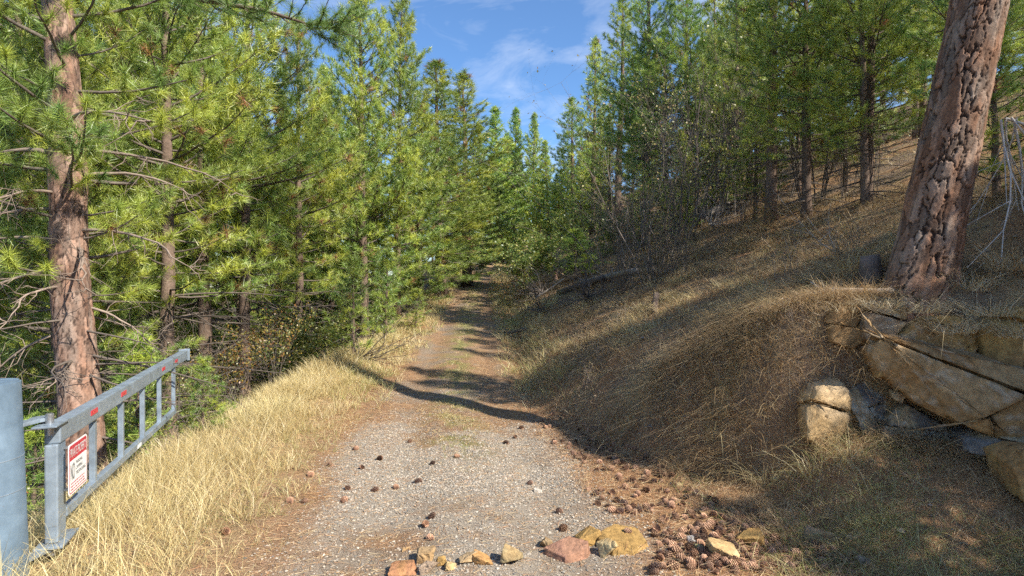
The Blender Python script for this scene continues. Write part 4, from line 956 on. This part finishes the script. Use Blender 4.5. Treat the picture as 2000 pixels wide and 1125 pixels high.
for i, op in enumerate((1.1, 0.7, 1.4)):
    o = build('pine_cone', *cone_mesh(i, op)[:2], M_CONE, None, cone_mesh(i, op)[2]); CM.append(o)
firstc = [True] * 3
def put_cone(p, label, group=None, s=1.0):
    k = int(rng.integers(3)); o = CM[k] if firstc[k] else CM[k].copy()
    if not firstc[k]: COL.objects.link(o)
    firstc[k] = False
    if 'group' in o: del o['group']
    o.location = (p[0], p[1], p[2] + 0.027 * s); o.rotation_euler = (rng.random() * 6.28, rng.normal(0, 0.35), rng.random() * 6.28); o.scale = (s * 0.92,) * 3
    return tag(o, label, 'pine cone', group)
single = [(840, 1056, 'round dark pine cone alone behind the left stone cluster'), (842, 1015, 'reddish pine cone on the gravel above the round dark one'), (816, 945, 'pine cone at the end of the row of three on the gravel, rightmost'),
 (773, 956, 'middle pine cone of the row of three on the gravel'), (731, 961, 'dark leftmost pine cone of the row of three on the gravel'), (694, 880, 'dark pine cone at the edge of the dry grass, highest of its line'),
 (740, 900, 'pine cone on the gravel just right of the grass edge'), (707, 917, 'pine cone on the gravel below the one at the grass edge'), (893, 895, 'flattened dark pine cone in the middle of the track'),
 (844, 908, 'small dark pine cone left of the flattened one'), (800, 865, 'pine cone at the far edge of the gravel'), (678, 958, 'orange-brown pine cone at the foot of the dry grass'), (671, 983, 'orange-brown pine cone just below the other at the grass foot'),
 (1035, 948, 'pine cone on the gravel above the small pale stone'), (1092, 1003, 'pine cone standing on the gravel behind the reddish slab'), (1101, 1038, 'wide open pine cone just behind the golden block'),
 (1168, 988, 'pine cone at the left rim of the cone drift'), (988, 868, 'brown pine cone at the far right of the gravel'), (1006, 857, 'pine cone beside the far right brown one'),
 (1018, 838, 'dark small pine cone by the tip of the bank shadow'), (606, 932, 'pine cone half hidden at the grass edge'), (644, 912, 'pine cone in short grass right of the half-hidden one'), (565, 985, 'dark pine cone deep in the dry grass'),
 (592, 984, 'pine cone in dry grass beside the deep one'), (519, 972, 'leftmost pine cone low in the dry grass'), (438, 1046, 'pine cone in the dry grass nearest the gate'), (713, 782, 'dark pine cone on the left verge by the trunk shadow'),
 (830, 1030, 'small broken pine cone near the reddish one')]
for u, v, lab in single: put_cone(on_ground(u, v), lab, s=rng.uniform(0.72, 0.95))
g_ = on_ground(1228, 1058); put_cone(g_ + [0, 0, 0.065], 'small pine cone lying on the big golden slab', s=0.7)
def in_poly(u, v, P):
    c = False; n = len(P)
    for i in range(n):
        (x1, y1), (x2, y2) = P[i], P[(i + 1) % n]
        if (y1 > v) != (y2 > v) and u < (x2 - x1) * (v - y1) / (y2 - y1) + x1: c = not c
    return c
drift = [([(1035, 815), (1085, 808), (1180, 840), (1260, 885), (1320, 935), (1230, 955), (1130, 905), (1085, 870)], 85, 'pine cone in the thin drift along the bank shadow', 'cones along the bank shadow'),
         ([(1150, 960), (1290, 935), (1420, 985), (1500, 1015), (1545, 1050), (1400, 1040), (1250, 1015), (1180, 1000)], 72, 'pine cone in the middle of the cone drift behind the stones', 'cones in the middle of the drift'),
         ([(1270, 1040), (1400, 1030), (1540, 1035), (1640, 1085), (1680, 1125), (1260, 1125), (1280, 1080)], 125, 'pine cone in the thick heap of cones at the lower right', 'cones in the thick heap')]
for P, n, lab, grp in drift:
    xs = [p[0] for p in P]; ys = [p[1] for p in P]; done = 0; spots = []
    for _ in range(6000):
        if done >= n: break
        u = rng.uniform(min(xs), max(xs)); v = rng.uniform(min(ys), max(ys))
        if not in_poly(u, v, P): continue
        p = on_ground(u, v, 3.6, 16)
        if any((p[0] - a) ** 2 + (p[1] - b) ** 2 < 0.062 ** 2 for a, b in spots): continue
        spots.append((p[0], p[1])); done += 1
        put_cone(p, lab, grp, rng.uniform(0.6, 1.0))

# ------------------------------------------------------------------ gravel on the near road
def scatter(n, x0, x1, y0, y1, dens):
    X = rng.uniform(x0, x1, n); Y = rng.uniform(y0, y1, n); k = rng.random(n) < dens(X, Y); return X[k], Y[k]
def pebbles(X, Y, smin, smax, cols):
    n = len(X); s = (smin + (smax - smin) * rng.random(n) ** 2.5)[:, None, None]
    base = np.array([[1, 0, 0], [0, 1, 0], [-1, 0, 0], [0, -1, 0], [0, 0, 1], [0, 0, -1.0]])
    V = base[None] * rng.uniform(0.55, 1.2, (n, 6, 1)) * np.array([1, 1, 0.6]) + rng.normal(0, 0.15, (n, 6, 3))
    a = rng.random(n) * 6.28; ca, sa = np.cos(a)[:, None], np.sin(a)[:, None]
    V = np.stack([V[..., 0] * ca - V[..., 1] * sa, V[..., 0] * sa + V[..., 1] * ca, V[..., 2]], -1) * s
    V = V + np.stack([X, Y, terrain(X, Y)], -1)[:, None] + np.array([0, 0, 0.25]) * s
    V = V[:, :5]
    f = np.array([[0, 1, 4], [1, 2, 4], [2, 3, 4], [3, 0, 4]])
    F = (np.arange(n)[:, None, None] * 5 + f[None]).reshape(-1, 3)
    C = np.asarray(cols)[rng.integers(0, len(cols), n)] * rng.uniform(0.75, 1.2, (n, 1))
    return V.reshape(-1, 3), F, np.repeat(C, 5, 0)
GCOL = [(0.44, 0.40, 0.345), (0.33, 0.315, 0.285), (0.54, 0.49, 0.42), (0.42, 0.33, 0.235), (0.23, 0.225, 0.21), (0.47, 0.42, 0.36), (0.58, 0.53, 0.46), (0.38, 0.27, 0.18)]
def dg(X, Y):
    s = np.abs(X - xc(Y)); return (1 - sstep(s, 1.0, 2.1)) * (0.25 + 0.75 * sstep(fbm(X * 0.9, Y * 0.9, 4), 0.62, 0.42)) * (1 - 0.85 * sstep(Y, 7.0, 11.5))
X, Y = scatter(170000, -2.8, 2.6, 3.7, 12.5, dg)
V, F, C = pebbles(X, Y, 0.005, 0.018, np.array(GCOL) * [0.86, 0.81, 0.735])
tag(build('gravel', V, F, M_GRAVEL, None, C), 'loose grey gravel over the near track', 'gravel', kind='stuff')
X, Y = scatter(1500, 1.0, 7, 4.5, 14, lambda X, Y: 0.5 * sstep(X - xc(Y), 1.5, 3.0))
V, F, C = pebbles(X, Y, 0.012, 0.05, [(0.3, 0.22, 0.15), (0.36, 0.27, 0.17), (0.24, 0.2, 0.17)])
tag(build('rubble', V, F, M_GRAVEL, None, C), 'small brown stones strewn over the bank', 'gravel', kind='stuff')

# ------------------------------------------------------------------ fallen needles
def litter(n, x0, x1, y0, y1, dens, L, w, cols, lift=0.012):
    X, Y = scatter(n, x0, x1, y0, y1, dens); n = len(X); a = rng.random(n) * 6.28; l = L * rng.uniform(0.5, 1.1, n); sc = np.maximum(1, Y / 8.0)
    ww = w * sc
    x2, y2 = X + np.cos(a) * l, Y + np.sin(a) * l
    z1 = terrain(X, Y) + rng.uniform(0.002, lift, n); z2 = terrain(x2, y2) + rng.uniform(0.002, lift * 1.6, n)
    px, py = -np.sin(a) * ww, np.cos(a) * ww
    V = np.stack([np.stack([X - px, Y - py, z1], -1), np.stack([X + px, Y + py, z1 + 0.002], -1), np.stack([x2, y2, z2], -1)], 1).reshape(-1, 3)
    C = np.asarray(cols)[rng.integers(0, len(cols), n)] * rng.uniform(0.7, 1.25, (n, 1))
    return V, np.arange(len(V)).reshape(-1, 3), np.repeat(C, 3, 0)
LC = [(0.48, 0.27, 0.12), (0.55, 0.36, 0.18), (0.38, 0.20, 0.10), (0.60, 0.46, 0.26), (0.30, 0.17, 0.10)]
def dl(X, Y):
    s = X - xc(Y); n = fbm(X * 0.9, Y * 0.9, 4)
    return np.clip(0.17 + 0.3 * sstep(n, 0.5, 0.7) + 0.75 * sstep(s, 1.0, 1.8) + 0.45 * sstep(-s, 1.1, 1.8) + 0.35 * sstep(Y, 7.5, 10), 0, 1) * np.clip(9 / Y, 0, 1)
V, F, C = litter(150000, -5, 7, 3.7, 16, dl, 0.15, 0.0016, LC)
g2 = Geo(); g2.add(V, F, C)
def dd(X, Y): s = X - xc(Y); return sstep(s, 1.1, 1.5) * (1 - sstep(s - toe(Y), -0.1, 0.5)) * (1 - sstep(s, 3.0, 3.6))
g2.add(*litter(16000, 0.3, 4.2, 3.9, 11, dd, 0.16, 0.0018, LC, 0.05))
V, F, C = np.concatenate(g2.V), np.concatenate(g2.F), np.concatenate(g2.C)
tag(build('needle_litter', V, F, M_LITTER, None, C), 'orange-brown fallen pine needles over track edges and slope', 'needles', kind='stuff')

X, Y = scatter(1500, 0.8, 9, 5, 22, lambda X, Y: sstep(X - xc(Y) - toe(Y), -0.2, 0.3) * 0.8 * (1 - (X > 3.0) * (Y < 6.9)))
n = len(X); a = rng.random(n) * 6.28; l = rng.uniform(0.1, 0.5, n); p0 = np.stack([X, Y, terrain(X, Y) + 0.01], -1); x2 = X + np.cos(a) * l; y2 = Y + np.sin(a) * l
p1 = np.stack([x2, y2, terrain(x2, y2) + rng.uniform(0.01, 0.14, n)], -1); V, F = segs(p0, p1, rng.uniform(0.003, 0.009, n), np.full(n, 0.002), 4)
tag(build('fallen_twigs', V, F, M_TWIG, None, np.repeat(np.array([0.24, 0.185, 0.14]) * rng.uniform(0.5, 1.5, (n, 1)), 8, 0)), 'broken twigs strewn over the right-hand bank', 'twigs', kind='stuff')
# ------------------------------------------------------------------ grass
def grass(cx_, cy_, nb, h, spread, lean, droop, width, cols, hj=0.35, down=None, flat=None):
    """clumps of blades: every blade a bent tapering strip"""
    N = len(cx_); nb = np.broadcast_to(nb, N); idx_ = np.repeat(np.arange(N), nb); n = len(idx_)
    a = rng.random(n) * 6.28; q = spread * np.sqrt(rng.random(n)) * np.broadcast_to(1.0, n)
    X = cx_[idx_] + np.cos(a) * q; Y = cy_[idx_] + np.sin(a) * q; Z = terrain(X, Y) if flat is None else np.full(n, flat)
    hh = np.broadcast_to(h, N)[idx_] * rng.uniform(1 - hj, 1 + hj, n)
    a2 = a + rng.normal(0, 0.8, n); d = np.stack([np.cos(a2), np.sin(a2)], -1)
    if down is not None: d = unit(d + np.asarray(down))
    ln = np.abs(rng.normal(lean, lean * 0.5, n)); dr = np.abs(rng.normal(droop, droop * 0.5, n))
    T = np.array([0, 0.33, 0.68, 1.0]); W = np.array([1.0, 0.9, 0.6, 0.0])
    out = hh[:, None] * (ln[:, None] * T + dr[:, None] * T ** 2.2); up = hh[:, None] * (T * (1 - 0.25 * ln[:, None]) - 0.55 * dr[:, None] * T ** 3)
    P = np.stack([X[:, None] + d[:, :1] * out, Y[:, None] + d[:, 1:] * out, Z[:, None] + up - 0.01], -1)
    wv = np.broadcast_to(width, N)[idx_] * rng.uniform(0.7, 1.2, n); b = rng.random(n) * 6.28
    S = np.stack([np.cos(b), np.sin(b), 0 * b], -1)[:, None] * (wv[:, None] * W)[..., None] * 0.5
    V = np.concatenate([P[:, :3] - S[:, :3], P[:, :3] + S[:, :3], P[:, 3:]], 1)
    f = np.array([[0, 3, 4], [0, 4, 1], [1, 4, 5], [1, 5, 2], [2, 5, 6]])
    F = (np.arange(n)[:, None, None] * 7 + f[None]).reshape(-1, 3)
    ck = np.asarray(cols)
    pick = np.clip((fbm(X * 0.9 + 33, Y * 0.9, 3) - 0.5) * 2.2 + rng.random(n), 0, 0.999)      # patches of one colour
    C = ck[(pick * len(ck)).astype(int)] * rng.uniform(0.75, 1.2, (n, 1)); C = np.repeat(C, 7, 0)
    return V.reshape(-1, 3), F, C
STRAW = [(0.70, 0.58, 0.28), (0.64, 0.51, 0.23), (0.76, 0.65, 0.36), (0.55, 0.41, 0.18), (0.58, 0.45, 0.20)]
BROWN = [(0.50, 0.35, 0.18), (0.42, 0.27, 0.14), (0.58, 0.44, 0.24), (0.30, 0.21, 0.12), (0.42, 0.26, 0.13)]
GREEN = [(0.30, 0.34, 0.09), (0.40, 0.40, 0.12), (0.55, 0.48, 0.20)]
gg = Geo()
def wpx(Y, w): return np.maximum(w, Y * 0.00055)
def dv(X, Y):                                                            # golden verge on the left
    s = -(X - xc(Y)); n = fbm(X * 1.4 + 5, Y * 1.4, 3)
    return sstep(s, 1.75, 2.6) * (1 - sstep(s - lip(Y), 0.3, 1.1)) * (0.35 + 0.65 * sstep(n, 0.35, 0.6))
X, Y = scatter(6500, -6.5, -1.5, 3.4, 24, dv); k = rng.random(len(X)) < np.clip(12 / Y, 0.3, 1); X, Y = X[k], Y[k]
hgt = 0.18 + 0.24 * sstep(-(X - xc(Y)), 1.9, 3.2) * (0.6 + 0.8 * fbm(X * 0.8, Y * 0.8, 2))
gg.add(*grass(X, Y, 16, hgt, 0.10, 0.32, 0.35, wpx(Y, 0.0042), STRAW))
X, Y = scatter(1500, -5.5, -1.5, 4, 22, lambda X, Y: sstep(-(X - xc(Y)), 1.5, 1.9) * (1 - sstep(-(X - xc(Y)), 2.2, 3.0)))
gg.add(*grass(X, Y, 10, 0.14, 0.07, 0.4, 0.35, wpx(Y, 0.004), STRAW + GREEN))
X, Y = scatter(500, -5.5, -1.8, 4, 20, dv)
gg.add(*grass(X, Y, 3, 0.55, 0.05, 0.22, 0.35, wpx(Y, 0.004), STRAW))
X, Y = scatter(900, -5.0, -1.6, 3.6, 13, lambda X, Y: sstep(-(X - xc(Y)), 1.6, 2.2) * sstep(fbm(X * 1.1 + 80, Y * 1.1, 3), 0.5, 0.62))
gg.add(*grass(X, Y, 14, 0.22, 0.12, 1.0, 0.6, 0.0045, [(0.45, 0.30, 0.15), (0.36, 0.24, 0.13), (0.34, 0.36, 0.12), (0.55, 0.42, 0.22)]))
tag(gg.build('dry_grass', M_GRASS), 'tall golden dry grass on the left verge by the gate', 'grass', kind='stuff')
gg = Geo()
def db(X, Y):                                                            # bank and hillside
    s = X - xc(Y) - toe(Y); n = fbm(X * 1.1 + 15, Y * 1.1, 3)
    return sstep(s, -0.5, 0.1) * (0.3 + 0.7 * sstep(n, 0.36, 0.56)) * np.clip(10 / Y, 0.25, 1)
X, Y = scatter(17000, 0.2, 11, 4.2, 26, db)
gg.add(*grass(X, Y, 9, 0.14 + 0.26 * rng.random(len(X)) ** 1.5, 0.12, 0.55, 1.0, wpx(Y, 0.0050), down=(-0.4, -0.2), cols= BROWN + [(0.27, 0.18, 0.10), (0.5, 0.4, 0.22)]))
X, Y = scatter(1400, 0.8, 8, 5.2, 18, lambda X, Y: sstep(X - xc(Y) - toe(Y), -0.4, 0.2) * sstep(fbm(X * 1.3 + 70, Y * 1.3, 3), 0.5, 0.62))
gg.add(*grass(X, Y, 20, 0.40, 0.09, 0.5, 0.95, wpx(Y, 0.0052), STRAW + BROWN, down=(-0.35, -0.2)))
X, Y = scatter(2600, 5, 26, 12, 42, lambda X, Y: sstep(X - xc(Y) - toe(Y), 0.5, 2) * sstep(fbm(X * 0.6 + 30, Y * 0.6, 3), 0.42, 0.6))
gg.add(*grass(X, Y, 12, 0.30, 0.2, 0.5, 0.6, wpx(Y, 0.006), BROWN + STRAW))
X, Y = scatter(2600, 2.0, 4.4, 5.6, 8.6, lambda X, Y: sstep(X - xc(Y) - toe(Y), -0.5, 0.0) * 0.9)
gg.add(*grass(X, Y, 12, 0.16 + 0.2 * rng.random(len(X)), 0.10, 0.5, 1.0, 0.005, BROWN + [(0.6, 0.48, 0.28)], down=(-0.4, -0.3)))
tag(gg.build('bank_grass', M_GRASS), 'drooping brown and straw-coloured grass over the right-hand bank', 'grass', kind='stuff')
gg = Geo()
X, Y = scatter(4200, 1.5, 6.2, 3.7, 6.6, lambda X, Y: sstep(X - xc(Y), 2.2, 3.0) * (1 - sstep(Y - 6.0 + 0.22 * (X - 4), 0, 0.3)) * (0.35 + 0.65 * sstep(fbm(X * 1.6, Y * 1.6 + 9, 3), 0.4, 0.6)))
gg.add(*grass(X, Y, 12, 0.10 + 0.14 * rng.random(len(X)), 0.09, 0.6, 0.8, 0.0042, BROWN + GREEN))
tag(gg.build('low_grass', M_GRASS), 'low dull grass in the shade below the outcrop', 'grass', kind='stuff')
gg = Geo()
def dm(X, Y): return np.exp(-((X - xc(Y)) / 0.35) ** 2) * sstep(Y, 6.6, 8.5) * sstep(fbm(X * 1.2, Y * 1.2 + 4, 3), 0.34, 0.50) * np.clip(12 / Y, 0.3, 1)
X, Y = scatter(9000, -4.5, 1, 6.5, 60, dm)
gg.add(*grass(X, Y, 10, 0.10, 0.08, 0.5, 0.5, wpx(Y, 0.004), GREEN + STRAW))
def de(X, Y): s = X - xc(Y); w = 0.25 * sstep(Y, 12, 22); return sstep(np.abs(s), 1.1 - w, 1.6 - w) * (1 - sstep(np.abs(s), 2.4, 3.2)) * sstep(Y, 10, 14) * np.clip(14 / Y, 0.25, 1)
X, Y = scatter(12000, -7, 2, 10, 62, de)
gg.add(*grass(X, Y, 12, 0.30, 0.14, 0.4, 0.5, wpx(Y, 0.005), STRAW + GREEN))
tag(gg.build('track_grass', M_GRASS), 'grass growing between and beside the wheel tracks', 'grass', kind='stuff')

def tussock(p, nb, h, label, cols, spread=0.1, lean=0.5, droop=0.8, w=0.004):
    X = np.array([p[0]]); Y = np.array([p[1]])
    c = np.array([p[0], p[1], float(terrain(p[0], p[1])) if len(p) < 4 else p[2]])
    V, F, C = grass(X, Y, nb, h, spread, lean, droop, w, cols, flat=None if len(p) < 4 else p[2])
    o = build('grass_tussock', V - c, F, M_GRASS, None, C); o.location = c
    return tag(o, label, 'grass')
tussock(on_ground(1075, 600), 150, 0.65, 'pale green tussock below the brush pile', [(0.5, 0.5, 0.24), (0.58, 0.52, 0.28)], 0.25, 0.35, 0.4, 0.008)
tussock(on_ground(1050, 640), 120, 0.5, 'pale tussock left of the bank at the track edge', STRAW, 0.22, 0.35, 0.4, 0.008)
tussock(on_ground(1500, 950), 90, 0.42, 'bright sunlit tussock at the tip of the shaded grass', STRAW, 0.12)
tussock(on_ground(1590, 920), 80, 0.40, 'sunlit drooping tussock at the foot of the tan block', STRAW, 0.12)
tussock(on_ground(1660, 900), 70, 0.36, 'sunlit tussock right in front of the grey slabs', STRAW, 0.10)
tussock(on_ground(1400, 830), 80, 0.42, 'drooping pale tussock in the shaded bank', STRAW, 0.12, 0.5, 1.0)
tussock(on_ground(1270, 640), 110, 0.5, 'spreading grey-green tussock on the upper bank', [(0.42, 0.40, 0.24), (0.5, 0.44, 0.28)], 0.15, 0.9, 0.5)
for (u, v, Y, h, nb, lab) in [(1975, 520, 6.3, 0.45, 420, 'pale whitish tussock on top of the outcrop at the picture edge'), (1890, 560, 6.3, 0.36, 320, 'straw tussock on the outcrop right of the big trunk'), (1800, 602, 6.12, 0.30, 240, 'straw tussock hanging over the rock below the big trunk'),
                       (1930, 608, 5.98, 0.34, 260, 'straw tussock in the gap between the two upper blocks'), (1722, 592, 6.22, 0.24, 170, 'small straw tussock between the grey log and the rocks'), (1860, 640, 5.92, 0.30, 240, 'straw tussock spilling over the front edge of the ledge'),
                       (1990, 650, 5.75, 0.34, 260, 'drooping straw tussock over the ledge at the picture edge'), (1650, 600, 6.4, 0.24, 150, 'thin straw tussock on the brown square rock')]:
    p = at(u, v, Y)
    tussock((p[0], p[1], p[2] - 0.04, 1), nb, h, lab, [(0.62, 0.50, 0.29), (0.70, 0.60, 0.42), (0.52, 0.38, 0.20)], 0.20, 0.5, 1.1, 0.005)
for k in PROTO:
    if k not in used:
        for c in list(PROTO[k].children): bpy.data.objects.remove(c)
        bpy.data.objects.remove(PROTO[k])
